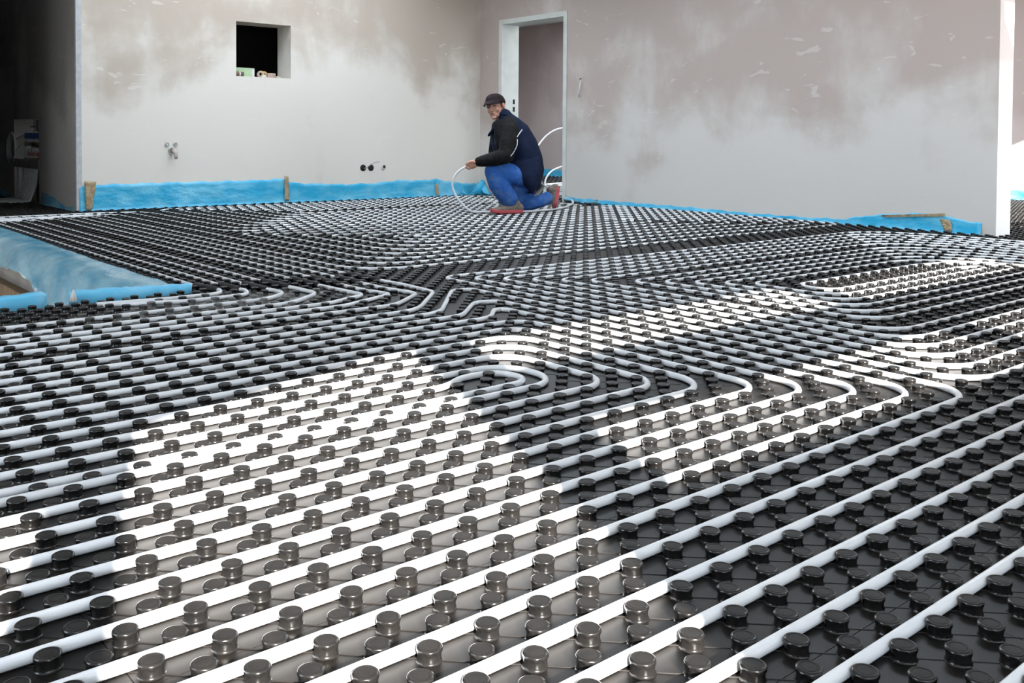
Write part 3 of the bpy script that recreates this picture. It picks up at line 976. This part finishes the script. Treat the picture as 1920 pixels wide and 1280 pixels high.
def roll(c, axis, r_, w, core, m_, lab, grp='rolls on the hatch sill', core_m=None):
    c, axis = Vector(c), Vector(axis).normalized()
    seg = 32
    u = axis.orthogonal().normalized()
    v_ = axis.cross(u)
    prof = [(r_, -w / 2), (r_, w / 2), (core, w / 2), (core, -w / 2)]
    vv = [c + axis * h + (u * math.cos(2 * math.pi * k / seg) + v_ * math.sin(2 * math.pi * k / seg)) * rr for rr, h in prof for k in range(seg)]
    ff = [(i * seg + k, i * seg + (k + 1) % seg, ((i + 1) % 4) * seg + (k + 1) % seg, ((i + 1) % 4) * seg + k) for i in range(4) for k in range(seg)]
    o = MB().add(vv, ff).build('tape_roll', m_)
    bevel(o, 0.0015)
    tag(o, lab, 'tape roll', grp)
    prof = [(core - 0.0005, -w / 2 - .001), (core - 0.0005, w / 2 + .001), (core - .004, w / 2 + .001), (core - .004, -w / 2 - .001)]
    vv = [c + axis * h + (u * math.cos(2 * math.pi * k / seg) + v_ * math.sin(2 * math.pi * k / seg)) * rr for rr, h in prof for k in range(seg)]
    MB().add(vv, ff).build('core', core_m or M['card'], o)
    return o
r1 = roll((2.680, YL + 0.045, hz0 + 0.024), (1, 0, 0), 0.024, 0.090, 0.014, M['brown'], 'dark brown tape roll lying before the green block')
MB().tube([(2.676, YL + 0.045, hz0 + 0.024), (2.690, YL + 0.045, hz0 + 0.024)], 0.0246, 28).build('pale_band', M['card'], r1)
roll((2.940, YS, hz0 + 0.035), (0.25, 1, 0), 0.035, 0.05, 0.022, M['beige'], 'beige tape roll standing on edge in the hatch')
roll((2.985, YS + .012, hz0 + 0.034), (0.1, 1, 0), 0.034, 0.018, 0.02, M['yellow'], 'yellow tape roll standing behind the beige one')
roll((3.030, YL + 0.05, hz0 + 0.0225), (0, 0, 1), 0.048, 0.045, 0.03, M['beige'], 'beige tape roll lying flat at the hatch right side')
roll((2.945, YL + 0.035, hz0 + 0.0125), (0, 0, 1), 0.026, 0.025, 0.012, M['cream'], 'small cream roll in front of the beige standing roll')
mb = MB()
for k in range(4):
    mb.ball((3.088 + 0.012 * k, YL + 0.03 + 0.008 * (k % 2), hz0 + 0.011 - .002 * k), [Vector((1, 0, 0)), Vector((0, 1, 0)), Vector((0, 0, 1))], (0.014, 0.013, 0.011 - .002 * k), 10, 8)
tag(mb.solid('paper_wad', M['cream'], None, 0.003, 2), 'crumpled cream paper at the right end of the hatch sill', 'paper')

M['fit'] = mottled('grey plastic fitting', (0.36, 0.36, 0.35), (0.46, 0.46, 0.45), 60, 0.4)
M['drain'] = mottled('dull beige drain', (0.42, 0.36, 0.32), (0.52, 0.46, 0.42), 60, 0.5)
def ring_on_wall(c, r_, tube_r, nrm):
    c, n = Vector(c), Vector(nrm)
    u = n.orthogonal().normalized()
    v_ = n.cross(u)
    pts = [c + (u * math.cos(2 * math.pi * k / 28) + v_ * math.sin(2 * math.pi * k / 28)) * r_ for k in range(29)]
    return pts, tube_r
for k, x in enumerate((1.93, 2.012)):
    pts, tr = ring_on_wall((x, YL - 0.006, 0.612), 0.017, 0.006, (0, -1, 0))
    o = MB().tube(pts, tr, 8).build('pipe_fitting', M['fit'])
    tag(o, ['left', 'right'][k] + ' one of two round water fittings above the drain stub', 'pipe fitting', 'water fittings on the left wall')
    MB().tube([(x, YL + 0.002, 0.612), (x, YL - 0.012, 0.612)], [0.010, 0.007], 16).build('plug', M['card'], o)
pts, tr = ring_on_wall((1.975, YL - 0.006, 0.552), 0.027, 0.008, (0, -1, 0))
o = MB().tube(pts, tr, 10).build('drain_stub', M['fit'])
tag(o, 'bent drain stub hanging below the two water fittings', 'drain')
MB().tube([(1.985, YL, 0.552), (1.985, YL - 0.045, 0.550), (1.988, YL - 0.062, 0.535), (1.992, YL - 0.064, 0.505), (1.996, YL - 0.06, 0.478)], [0.02, 0.021, 0.020, 0.017, 0.015], 16).build('spout', M['drain'], o)
for k, (x, m_, lab) in enumerate(((4.105, M['blackm'], 'left one of the two black socket holes low in left wall'), (4.205, M['blackm'], 'right one of the two black socket holes low in left wall'),
                                  (4.368, M['card'], 'pale plaster-filled socket hole right of the black ones'))):
    pts, tr = ring_on_wall((x, YL - 0.001, 0.355), 0.034, 0.003, (0, -1, 0))
    o = MB().tube(pts, tr, 8).build('socket_box', M['wall_x'] if k == 2 else M['blackm'])
    tag(o, lab, 'socket box', 'socket holes in the left wall')
    MB().tube([(x, YL + 0.002, 0.355), (x, YL - 0.0015, 0.355)], 0.033, 28).build('recess', m_, o)
    if k == 2:
        MB().tube([(x + .012, YL - 0.001, 0.365), (x + 0.012, YL - 0.0022, 0.365)], 0.018, 20).build('gap', M['blackm'], o)
tag(MB().tube([(4.115, YL - .002, 0.345), (4.14, YL - 0.03, 0.365), (4.175, YL - 0.05, 0.395), (4.23, YL - 0.06, 0.418), (4.285, YL - .055, 0.423)], 0.005, 8).build('cable', M['fit']), 'grey cable curving out of the left black socket hole', 'cable')
o = MB().tube([on(1089, 149, 0, XR - .001), on(1089, 152, 0, XR - .03), on(1087, 160, 0, XR - .035), on(1085.5, 170, 0, XR - .03), on(1085, 181, 0, XR - .02)], 0.006, 8).build('cable', M['pipe'])
tag(o, 'short white cable hanging from a hole right of the door', 'cable')
MB().tube([on(1089.5, 149, 0, XR + .002), on(1089.5, 149, 0, XR - .002)], 0.016, 16).build('hole', M['blackm'], o)

# ------------------------------------------------------------------ manifold niche in the dark corridor wall
XN = XC + 0.012
M['blue_p'] = mottled('blue plastic', (0.02, 0.13, 0.42), (0.03, 0.17, 0.48), 20, 0.4)
M['red_p'] = mottled('red plastic', (0.42, 0.02, 0.02), (0.48, 0.03, 0.03), 20, 0.4)
M['brass'] = mottled('nickel brass', (0.55, 0.46, 0.30), (0.45, 0.36, 0.22), 20, 0.25, metal=0.9)
M['greym'] = mottled('grey sheet metal', (0.30, 0.29, 0.27), (0.26, 0.25, 0.24), 8, 0.5)
man = empty('pipe_manifold', (XN, 10.0, 0), 'underfloor pipe manifold with blue and red valves in the corridor niche', 'manifold')
def mbox(name, y0, y1, z0, z1, x0, x1, m_, par=None):
    return bevel(MB().box((x0, y0, z0), (x1, y1, z1)).build(name, m_, par or man, smooth=False), 0.004)
for y in (9.98, 10.16, 10.33):
    mbox('rail_bracket', y, y + 0.025, 0.64, 0.86, XC + 0.15, XC + 0.17, M['greym'])
mbox('cross_rail', 9.6, 10.5, 0.775, 0.79, XC + 0.15, XC + 0.17, M['greym'])
mbox('side_panel', 9.56, 9.86, 0.73, 0.85, XC + 0.05, XC + 0.06, M['greym'])
mbox('blue_valve_bar', 9.60, 10.16, 0.655, 0.715, XN, XN + .06, M['blue_p'])
mbox('red_valve_bar', 9.60, 10.05, 0.475, 0.515, XN, XN + .06, M['red_p'])
for z in (0.60, 0.425 + .02):
    MB().tube([(XN + .02, 9.58, z), (XN + .02, 10.16, z)], 0.026, 16).build('manifold_rail', M['brass'], man)
for k in range(6):
    for z in (0.56, 0.655 - .015):
        MB().tube([(XN + .01, 9.64 + 0.075 * k, z), (XN + .01, 9.64 + 0.075 * k, z - 0.045)], 0.013, 12).build('valve', M['bead'], man)
mbox('cover_plate', ny0 + 0.005, ny1 - 0.005, 0.350, 0.452 - .01, XC - 0.004, XC + 0.02, M['greym'])
for y in (ny0 + 0.01, ny1 - 0.05):
    mbox('frame_post', y, y + 0.04, -0.02, 0.35, XC + 0.03, XC + 0.07, M['card'])
MB().tube([(XN + .05, 10.24, 0.02), (XN + .05, 10.24, 0.35), (XN + .05, 10.24, 0.62)], 0.03, 14).build('riser_pipe', M['card'], man)
mbox('insulation_block', 9.56, 9.72, 0.0, 0.19, XC + .03, XC + 0.10, M['sleeve'])
for k in range(9):
    y = 9.66 + 0.055 * k
    o = MB().tube([(XN + .01, y, 0.55), (XN, y, 0.36), (XN - .01, y + 0.005 * k, 0.20), (XN - .05, y + 0.012 * k, 0.08), (XC - .06, y + 0.02 * k, 0.022), (XC - .32, y + .03 * k, 0.014)], 0.011, 8).build('supply_pipe', M['fit'], man)
mb = MB()
for k in range(5):
    r0 = 0.12 + 0.012 * k
    pts = [(XC - 0.015 - .006 * k, 10.52 + r0 * math.cos(a) * 1.1, 0.56 + r0 * math.sin(a) + 0.02 * math.sin(k)) for a in [2 * math.pi * i / 26 for i in range(27)]]
    mb.tube(pts, 0.005, 6, False)
mb.tube([(XC - .02, 10.42, 0.64), (XN, 10.30, 0.68), (XN, 10.12, 0.70)], 0.006, 6)
mb.tube([(XC - .02, 10.48, 0.45), (XN - .04, 10.36, 0.52), (XN, 10.2, 0.62)], 0.006, 6)
tag(mb.build('cable_loop', M['fit']), 'loops of thin grey cable hanging beside the manifold', 'cable')

# ------------------------------------------------------------------ coil of pipe in the room behind and the pipe being laid
mb = MB()
cc = Vector((6.72, 7.50, 0))
for lay in range(6):
    for ring in range(3):
        R_ = 0.45 - 0.021 * ring - 0.004 * lay
        pts = [cc + Vector((R_ * math.cos(a), R_ * math.sin(a), 0.034 + 0.0195 * lay + 0.004 * math.sin(3 * a + lay))) for a in [2 * math.pi * i / 48 for i in range(49)]]
        mb.tube(pts, 0.0095, 8, False)
coil = tag(mb.build('pipe_coil', M['pipe']), 'coil of white pipe lying in the room behind the door', 'pipe coil')
lp = [at(1064, 239, 10.9), at(1052, 240.5, 10.8), at(1038, 245, 10.7), at(1024, 255, 10.6), at(1012, 269, 10.45), at(1003, 285, 10.3), at(998, 305, 10.2), at(1002, 325, 10.15), at(1012, 339, 10.2), at(1022, 349, 10.3), at(1034, 356, 10.45)]
def smooth_path(pts, sub=6):
    P = [Vector(p) for p in pts]
    out = []
    for i in range(len(P) - 1):
        p0, p1, p2, p3 = P[max(i - 1, 0)], P[i], P[i + 1], P[min(i + 2, len(P) - 1)]
        for k in range(sub):
            t = k / sub
            out.append(0.5 * ((2 * p1) + (p2 - p0) * t + (2 * p0 - 5 * p1 + 4 * p2 - p3) * t * t + (3 * p1 - p0 - 3 * p2 + p3) * t ** 3))
    return out + [P[-1]]
MB().tube(smooth_path(lp), 0.0095, 10).build('loose_end', M['pipe'], coil)
lp = [at(1066, 309, 10.9), at(1048, 314, 10.8), at(1034, 321, 10.7), at(1025, 332, 10.6), at(1022, 344, 10.55), at(1026, 356, 10.5), at(1036, 363, 10.5)]
MB().tube(smooth_path(lp), 0.0095, 10).build('loose_end', M['pipe'], coil)

held = [at(1066, 378, 10.6), at(1075, 383.5, 9.85), at(1062, 391, 9.25), at(1044, 397.5, 8.95), at(1012, 402.5, 8.72), at(985, 404.5, 8.62), at(955, 405.5, 8.53), at(925, 404.5, 8.55), at(903, 402, 8.55), at(886, 397, 8.5),
        at(868, 384, 8.47), at(855, 367, 8.45), at(848.5, 350, 8.44), at(849.5, 336, 8.43), at(856, 325, 8.43), at(865, 317, 8.42), at(877, 311.5, 8.42), at(888, 308.5, 8.42)]
held = [Vector((p.x, p.y, max(p.z, 0.0315))) for p in held]
tag(MB().tube(smooth_path(held, 8), 0.0095, 12).build('held_pipe', M['pipe']), 'white pipe that the kneeling man holds up in a loop', 'pipe')

# ------------------------------------------------------------------ the kneeling worker
M['skin'] = mottled('weathered skin', (0.50, 0.27, 0.20), (0.40, 0.19, 0.14), 30, 0.5, 0.45, 0.7)
M['navy'] = mottled('navy work jacket', (0.007, 0.013, 0.036), (0.011, 0.018, 0.045), 12, 0.85, bump=0.4, bscale=40)
M['blackc'] = mottled('black worn sleeve cloth', (0.006, 0.006, 0.0065), (0.018, 0.0175, 0.017), 14, 0.7, 0.5, 0.75, bump=0.5, bscale=30)
M['trouser'] = mottled('blue work trousers', (0.028, 0.105, 0.36), (0.09, 0.19, 0.44), 11, 0.85, 0.42, 0.72, bump=1.0, bscale=20)
M['cap'] = mottled('dark brown cap cloth', (0.018, 0.012, 0.014), (0.026, 0.018, 0.021), 40, 0.85, bump=0.2)
M['hair'] = mottled('dark brown hair', (0.035, 0.018, 0.012), (0.05, 0.028, 0.018), 60, 0.6)
M['shoe'] = mottled('dusty grey brown shoe', (0.13, 0.105, 0.085), (0.20, 0.165, 0.135), 40, 0.7, bump=0.3)
M['sole'] = mottled('red rubber sole', (0.45, 0.055, 0.07), (0.36, 0.05, 0.06), 30, 0.5, bump=0.2)
M['piping'] = mottled('pale reflective piping', (0.62, 0.64, 0.66), (0.52, 0.54, 0.56), 40, 0.4)
M['eye'] = mottled('eye', (0.03, 0.02, 0.015), (0.04, 0.03, 0.02), 40, 0.2)
M['lip'] = mottled('lips', (0.38, 0.15, 0.12), (0.34, 0.13, 0.10), 40, 0.5)
M['lace'] = mottled('pale laces', (0.42, 0.38, 0.32), (0.34, 0.30, 0.26), 60, 0.7)
for k_ in ('navy', 'blackc', 'trouser', 'cap', 'hair'):
    M[k_].node_tree.nodes['Principled BSDF'].inputs['Specular IOR Level'].default_value = 0.15
rgt = Vector((0.7700, -0.6380, 0.0)).normalized()
dep = Vector((0.6380, 0.7700, 0.0)).normalized()
upv = Vector((0, 0, 1))
person = empty('person', (4.18, 5.85, 0.0), 'man in dark cap, navy jacket and blue trousers kneeling and holding a white pipe', 'person')

hip_l, knee_l, ank_l = at(984, 332, 8.60), at(924, 321, 8.42), at(956, 383, 8.52)
hip_r, knee_r, ank_r = at(990, 335, 8.80), at(974, 381, 8.76), at(1028, 371, 8.90)
shl, elb, wri = at(962, 243, 8.42), at(949, 292, 8.34), at(897, 304, 8.38)
shr, elbr, wrir = at(936, 243, 8.80), at(929, 286, 8.86), at(940, 312, 8.70)
head_c = at(929.5, 199.5, 8.60)
# head axes: he looks over his shoulder to the camera, face turned to the left of the picture and tilted a little
h_up = (upv - rgt * 0.20).normalized()
h_fw = (-rgt * 0.47 - dep * 0.88 - upv * 0.02)
h_fw = (h_fw - h_up * h_fw.dot(h_up)).normalized()
h_lt = h_up.cross(h_fw).normalized()              # his left = right in the picture
if h_lt.dot(rgt) < 0:
    h_lt = -h_lt
def hd(x, y, z):
    return head_c + h_lt * x + h_fw * y + h_up * z
HX = [h_lt, h_fw, h_up]

body = MB()
spine = [(at(996, 336, 8.70), 0.10, 0.14), (at(985, 308, 8.68), 0.12, 0.14), (at(968, 268, 8.64), 0.13, 0.16), (at(954, 236, 8.61), 0.11, 0.15)]
body.chain(spine, rgt)
body.chain([(at(950, 238, 8.61), 0.065, 0.065), (at(940, 218, 8.60), 0.057, 0.057), (hd(0.0, -0.02, -0.03), 0.056, 0.056)], rgt)
body.ball(hd(0, -0.012, 0.022), HX, (0.074, 0.092, 0.084))
body.ball(hd(0, 0.030, -0.030), HX, (0.064, 0.060, 0.075))
body.ball(hd(0, 0.040, -0.075), HX, (0.050, 0.048, 0.040))
body.ball(hd(0, 0.075, -0.098), HX, (0.024, 0.018, 0.017))
for s in (-1, 1):
    body.ball(hd(0.036 * s, 0.062, -0.030), HX, (0.024, 0.022, 0.024))       # cheek
    body.ball(hd(0.030 * s, 0.079, 0.020), HX, (0.026, 0.012, 0.008))        # brow
    body.ball(hd(0.077 * s, -0.012, -0.010), [h_fw, h_lt, h_up], (0.018, 0.009, 0.031))   # ear
    body.ball(hd(0.011 * s, 0.098, -0.036), HX, (0.009, 0.009, 0.008))       # nostril wing
body.chain([(hd(0, 0.083, 0.016), 0.008, 0.010), (hd(0, 0.100, -0.012), 0.009, 0.010), (hd(0, 0.110, -0.032), 0.012, 0.010)], h_lt, 12)
body.chain([(hd(-0.018, 0.083, -0.062), 0.006, 0.006), (hd(0, 0.091, -0.060), 0.007, 0.008), (hd(0.018, 0.083, -0.062), 0.006, 0.006)], h_up, 10)
# arms
for a, e, w in ((shl, elb, wri), (shr, elbr, wrir)):
    body.chain([(a, 0.046, 0.046), (e, 0.040, 0.040)])
    body.chain([(e, 0.042, 0.042), (w, 0.028, 0.030)], upv)
# legs
for hpt, k, a in ((hip_l, knee_l, ank_l), (hip_r, knee_r, ank_r)):
    body.chain([(hpt, 0.070, 0.070), (k, 0.050, 0.050)])
    body.chain([(k, 0.050, 0.050), (k.lerp(a, 0.35), 0.044, 0.044), (a, 0.032, 0.032)])
toe_l = at(922, 397, 8.47)
body.chain([(ank_l, 0.030, 0.030), (at(954, 392.5, 8.52), 0.026, 0.024), (at(936, 397.5, 8.49), 0.026, 0.012)], dep)
body.chain([(ank_r, 0.030, 0.030), (at(1039, 373, 8.90), 0.022, 0.024), (at(1040, 388, 8.90), 0.022, 0.012)], dep)
# left hand closed on the pipe: palm, four curled fingers, thumb on top
pc = at(885.5, 308.5, 8.40)
body.chain([(wri, 0.026, 0.030), (at(891, 306, 8.39), 0.029, 0.036), (pc, 0.030, 0.040), (at(881, 308, 8.395), 0.022, 0.038)], dep, 14)
for k in range(4):
    d = (-0.033 + 0.021 * k)
    dz = -0.002 * k
    base = at(882, 303.5 + 0.8 * k, 8.395) + dep * d
    m1 = at(875.5, 305.5 + 0.9 * k, 8.395) + dep * d + upv * dz
    m2 = at(874.5, 312.5 + 0.4 * k, 8.395) + dep * d * 0.95 + upv * dz
    m3 = at(880.0, 316.0, 8.395) + dep * d * 0.9 + upv * dz
    body.chain([(base, 0.0095, 0.0095), (m1, 0.0092, 0.0092), (m2, 0.0085, 0.0085), (m3, 0.0078, 0.0078)], dep, 10)
body.chain([(at(890, 304, 8.36), 0.013, 0.012), (at(884, 302.5, 8.35), 0.0115, 0.011), (at(878.5, 304.5, 8.355), 0.010, 0.0095), (at(875, 308.0, 8.36), 0.0085, 0.008)], dep, 10)
# right hand resting behind the knee
body.chain([(wrir, 0.026, 0.03), (at(944, 321, 8.64), 0.03, 0.038)], dep, 12)
for k in range(4):
    b0 = at(944, 321, 8.62) + dep * (-0.03 + 0.02 * k)
    body.chain([(b0, 0.009, 0.009), (b0 - upv * 0.035 - rgt * .006, 0.0085, 0.0085), (b0 - upv * 0.058 - rgt * 0.0, 0.0075, 0.0075)], dep, 8)
body.chain([(at(941, 318, 8.66), 0.011, 0.011), (at(936, 322, 8.62), 0.009, 0.009)], dep, 8)
body.solid('body', M['skin'], person, 0.0042, 2)
for s in (-1, 1):
    e = MB().ball(hd(0.030 * s, 0.0785, 0.004), HX, (0.012, 0.007, 0.0055), 12, 8).build('eye', M['eye'], person)
    MB().chain([(hd(0.016 * s, 0.089, 0.020), 0.004, 0.005), (hd(0.032 * s, 0.088, 0.024), 0.0045, 0.005), (hd(0.048 * s, 0.077, 0.019), 0.003, 0.004)], h_up, 8).build('eyebrow', M['hair'], person)
MB().chain([(hd(-0.021, 0.082, -0.064), 0.003, 0.003), (hd(-0.007, 0.0965, -0.0605), 0.005, 0.0045), (hd(0.007, 0.0965, -0.0605), 0.005, 0.0045), (hd(0.021, 0.082, -0.064), 0.003, 0.003)], h_up, 10).build('mouth', M['lip'], person)
# short hair round the back and sides, under the cap
hb = MB().ball(hd(0, -0.026, 0.022), HX, (0.0775, 0.090, 0.070))
for s in (-1, 1):
    hb.chain([(hd(0.071 * s, 0.022, 0.020), 0.010, 0.008), (hd(0.071 * s, 0.018, -0.012), 0.006, 0.005)], h_fw, 10)
hb.solid('hair', M['hair'], person, 0.005, 2)
# cap: crown, button, curved brim
cv, cf = [], []
su, sv_ = 36, 12
for i in range(sv_ + 1):
    ph = 0.5 * math.pi * i / sv_ * 1.06
    for k in range(su):
        th = 2 * math.pi * k / su
        bulge = 1.0 + 0.05 * math.sin(ph) * max(0, math.sin(th))
        x = 0.086 * math.sin(ph) ** 0.7 * math.cos(th)
        y = 0.106 * math.sin(ph) ** 0.7 * math.sin(th) * bulge - 0.010
        z = 0.040 + 0.082 * math.cos(ph)
        cv.append(hd(x, y, z + 0.012 * (y / 0.1) - 0.006))
for i in range(sv_):
    for k in range(su):
        a, b_ = i * su + k, i * su + (k + 1) % su
        cf.append((a, a + su, b_ + su, b_))
capo = MB().add(cv, cf).build('cap', M['cap'], person)
sm = capo.modifiers.new('solid', 'SOLIDIFY')
sm.thickness = 0.004
rows = []
for j in range(7):
    row = []
    for i in range(21):
        th = math.radians(28 + 124 * i / 20)
        t = j / 6
        x = (0.088 + 0.000 * t) * math.cos(th)
        y0 = 0.108 * 1.05 * math.sin(th) - 0.010
        ext = 0.068 * max(0, math.sin((th - math.radians(28)) / math.radians(124) * math.pi)) ** 0.6
        y = y0 + ext * t
        z = 0.054 - 0.016 * t - 0.95 * x * x * (0.4 + 1.6 * t) - 0.012 * t * t
        row.append(hd(x * (1 + 0.05 * t), y - 0.004, z))
    rows.append(row)
MB().grid(rows, h_up * 0.004).build('brim', M['cap'], capo)
MB().ball(hd(0, -0.012, 0.113), HX, (0.007, 0.007, 0.004), 10, 6).build('button', M['cap'], capo)

# jacket
jk = MB()
jk.chain([(at(1000, 344, 8.70), 0.075, 0.15), (at(996, 326, 8.70), 0.125, 0.185), (at(988, 303, 8.68), 0.150, 0.190), (at(977, 277, 8.65), 0.158, 0.200), (at(963, 250, 8.62), 0.148, 0.200), (at(951, 230, 8.60), 0.105, 0.165), (at(946, 218, 8.60), 0.07, 0.095)], rgt, 28)
jk.chain([(at(930, 245, 8.62), 0.040, 0.10), (at(931, 268, 8.62), 0.050, 0.12), (at(942, 296, 8.64), 0.060, 0.13)], rgt)
jk.chain([(at(984, 305, 8.56), 0.14, 0.09), (at(991, 328, 8.55), 0.115, 0.10), (at(997, 345, 8.56), 0.07, 0.09), (at(998, 357, 8.58), 0.028, 0.07)], rgt)
jk.chain([(at(997, 345, 8.70), 0.065, 0.14), (at(993, 357, 8.70), 0.030, 0.12)], rgt)
jacket = jk.solid('jacket', M['navy'], person, 0.009, 5)
def collar_pt(t, lift, grow):
    a = math.radians(-112 + 240 * t)
    base = at(946, 220, 8.60)
    ax1, ax2 = (rgt * 0.96 - upv * 0.22).normalized(), dep
    n = (upv * 0.93 - rgt * 0.30).normalized()
    return base + ax1 * (math.cos(a) * (0.082 + grow)) + ax2 * (math.sin(a) * (0.090 + grow)) + n * lift
cr = [[collar_pt(i / 30, l - 0.02 + (0.03 if 8 < i < 0 else 0), g) for i in range(31)] for l, g in ((-0.03, 0.014), (0.0, 0.008), (0.030, 0.000), (0.052, -0.004), (0.060, 0.004), (0.048, 0.013))]
co = MB().grid(cr).build('collar', M['navy'], jacket)
sm = co.modifiers.new('solid', 'SOLIDIFY')
sm.thickness = 0.007
lap = MB().chain([(at(927, 240, 8.55), 0.016, 0.05), (at(919, 251, 8.54), 0.012, 0.045), (at(915, 254, 8.53), 0.004, 0.02)], rgt, 12).solid('lapel', M['navy'], jacket, 0.006, 2)
sl = MB()
sl.chain([(at(953, 229, 8.47), 0.066, 0.06), (at(957, 243, 8.42), 0.082, 0.075), (at(953, 268, 8.37), 0.080, 0.075), (elb, 0.070, 0.070)], rgt)
sl.chain([(elb, 0.072, 0.072), (at(930, 297, 8.35), 0.066, 0.066), (at(907, 301.5, 8.37), 0.053, 0.054), (at(899, 303, 8.38), 0.046, 0.048)], upv)
sl.chain([(at(936, 233, 8.46), 0.05, 0.05), (at(944, 252, 8.44), 0.085, 0.06), (at(943, 272, 8.44), 0.07, 0.06)], rgt)
sl.solid('sleeve', M['blackc'], jacket, 0.007, 4)
sl = MB()
sl.chain([(at(936, 236, 8.76), 0.07, 0.06), (elbr, 0.068, 0.068)], rgt)
sl.chain([(elbr, 0.066, 0.066), (wrir, 0.046, 0.048)], upv)
sl.solid('sleeve', M['blackc'], jacket, 0.008, 4)
MB().tube(smooth_path([at(979, 243, 8.40), at(974, 250, 8.36), at(969.5, 257, 8.34)]), 0.0046, 8).build('reflective_piping', M['piping'], jacket)
MB().tube(smooth_path([at(970, 261, 8.335), at(969.5, 272, 8.315), at(964, 284, 8.30), at(957, 293, 8.285), at(950, 298, 8.28)]), 0.0038, 8).build('reflective_piping', M['piping'], jacket)

# trousers
tr_ = MB()
tr_.chain([(at(992, 338, 8.70), 0.105, 0.16), (at(986, 325, 8.68), 0.11, 0.15)], rgt)
tr_.chain([(hip_l, 0.095, 0.095), (at(955, 326, 8.50), 0.096, 0.090), (knee_l, 0.076, 0.075)], upv)
tr_.chain([(knee_l, 0.076, 0.075), (at(934, 345, 8.45), 0.088, 0.078), (at(946, 362, 8.49), 0.088, 0.076), (at(955, 374, 8.52), 0.084, 0.072)], rgt)
tr_.chain([(hip_r, 0.105, 0.105), (at(980, 360, 8.78), 0.110, 0.09), (knee_r, 0.085, 0.08)], rgt)
tr_.chain([(at(974, 383, 8.76), 0.060, 0.075), (at(992, 382, 8.80), 0.064, 0.07), (at(1012, 377, 8.86), 0.060, 0.065), (at(1028, 371, 8.90), 0.062, 0.064)], upv)
tr_.chain([(at(966, 352, 8.64), 0.085, 0.08), (at(972, 372, 8.68), 0.08, 0.08)], rgt)
tr_.solid('trousers', M['trouser'], person, 0.008, 4)
# shoes
def shoe(heel, toe, up, lab, lift=0.0):
    ax = (toe - heel).normalized()
    L = (toe - heel).length
    up = (up - ax * up.dot(ax)).normalized()
    sd_ = ax.cross(up).normalized()
    P = lambda t, h: heel + ax * (L * t) + up * h
    sh = MB()
    sh.chain([(P(0.07, 0.045), 0.036, 0.040), (P(0.25, 0.05), 0.038, 0.045), (P(0.5, 0.042), 0.041, 0.036), (P(0.75, 0.034), 0.046, 0.026), (P(0.93, 0.030), 0.034, 0.020)], sd_, 18)
    sh.chain([(P(0.18, 0.05), 0.045, 0.040), (P(0.20, 0.085), 0.046, 0.040)], sd_, 16)
    sh.chain([(P(0.30, 0.078), 0.030, 0.024), (P(0.55, 0.060), 0.030, 0.022)], sd_, 14)
    o = sh.solid('shoe', M['shoe'], person, 0.006, 3)
    outline = [(0.0, 0.022), (0.04, 0.033), (0.15, 0.038), (0.35, 0.036), (0.55, 0.042), (0.72, 0.049), (0.86, 0.045), (0.95, 0.032), (1.0, 0.012)]
    pts = [(t, w) for t, w in outline] + [(t, -w) for t, w in outline[::-1]]
    vv, ff = [], []
    for h, g in ((0.0, 0.97), (0.006, 1.0), (0.024, 1.02), (0.030, 0.97)):
        for t, w in pts:
            kick = 0.016 * max(0, (t - 0.72) / 0.28) ** 2
            vv.append(P((t - .5) * (0.98 + 0.03 * g) + .5, h + kick) + sd_ * w * g)
    n = len(pts)
    for i in range(3):
        for k in range(n):
            a, b_ = i * n + k, i * n + (k + 1) % n
            ff.append((a, b_, b_ + n, a + n))
    ff += [tuple(range(n))[::-1], tuple(3 * n + k for k in range(n))]
    MB().add(vv, ff).build('sole', M['sole'], o)
    for t in (0.42, 0.50, 0.58):
        MB().tube([P(t, 0.078 - (t - .42) * 0.1) + sd_ * 0.026, P(t + .02, 0.089 - (t - .42) * 0.1), P(t, 0.078 - (t - .42) * 0.1) - sd_ * 0.026], 0.004, 6).build('lace', M['lace'], o)
    return o
g0 = 0.0225
h1, t1 = at(979, 402, 8.56), at(920, 405, 8.46)
h1.z = t1.z = g0
shoe(h1, t1, upv, 'front')
t2, h2 = at(1044, 397.5, 8.88), at(1050, 350, 8.90)
t2.z = max(t2.z, g0 + 0.018)
shoe(h2, t2, (-rgt * 0.95 - upv * 0.1), 'back')
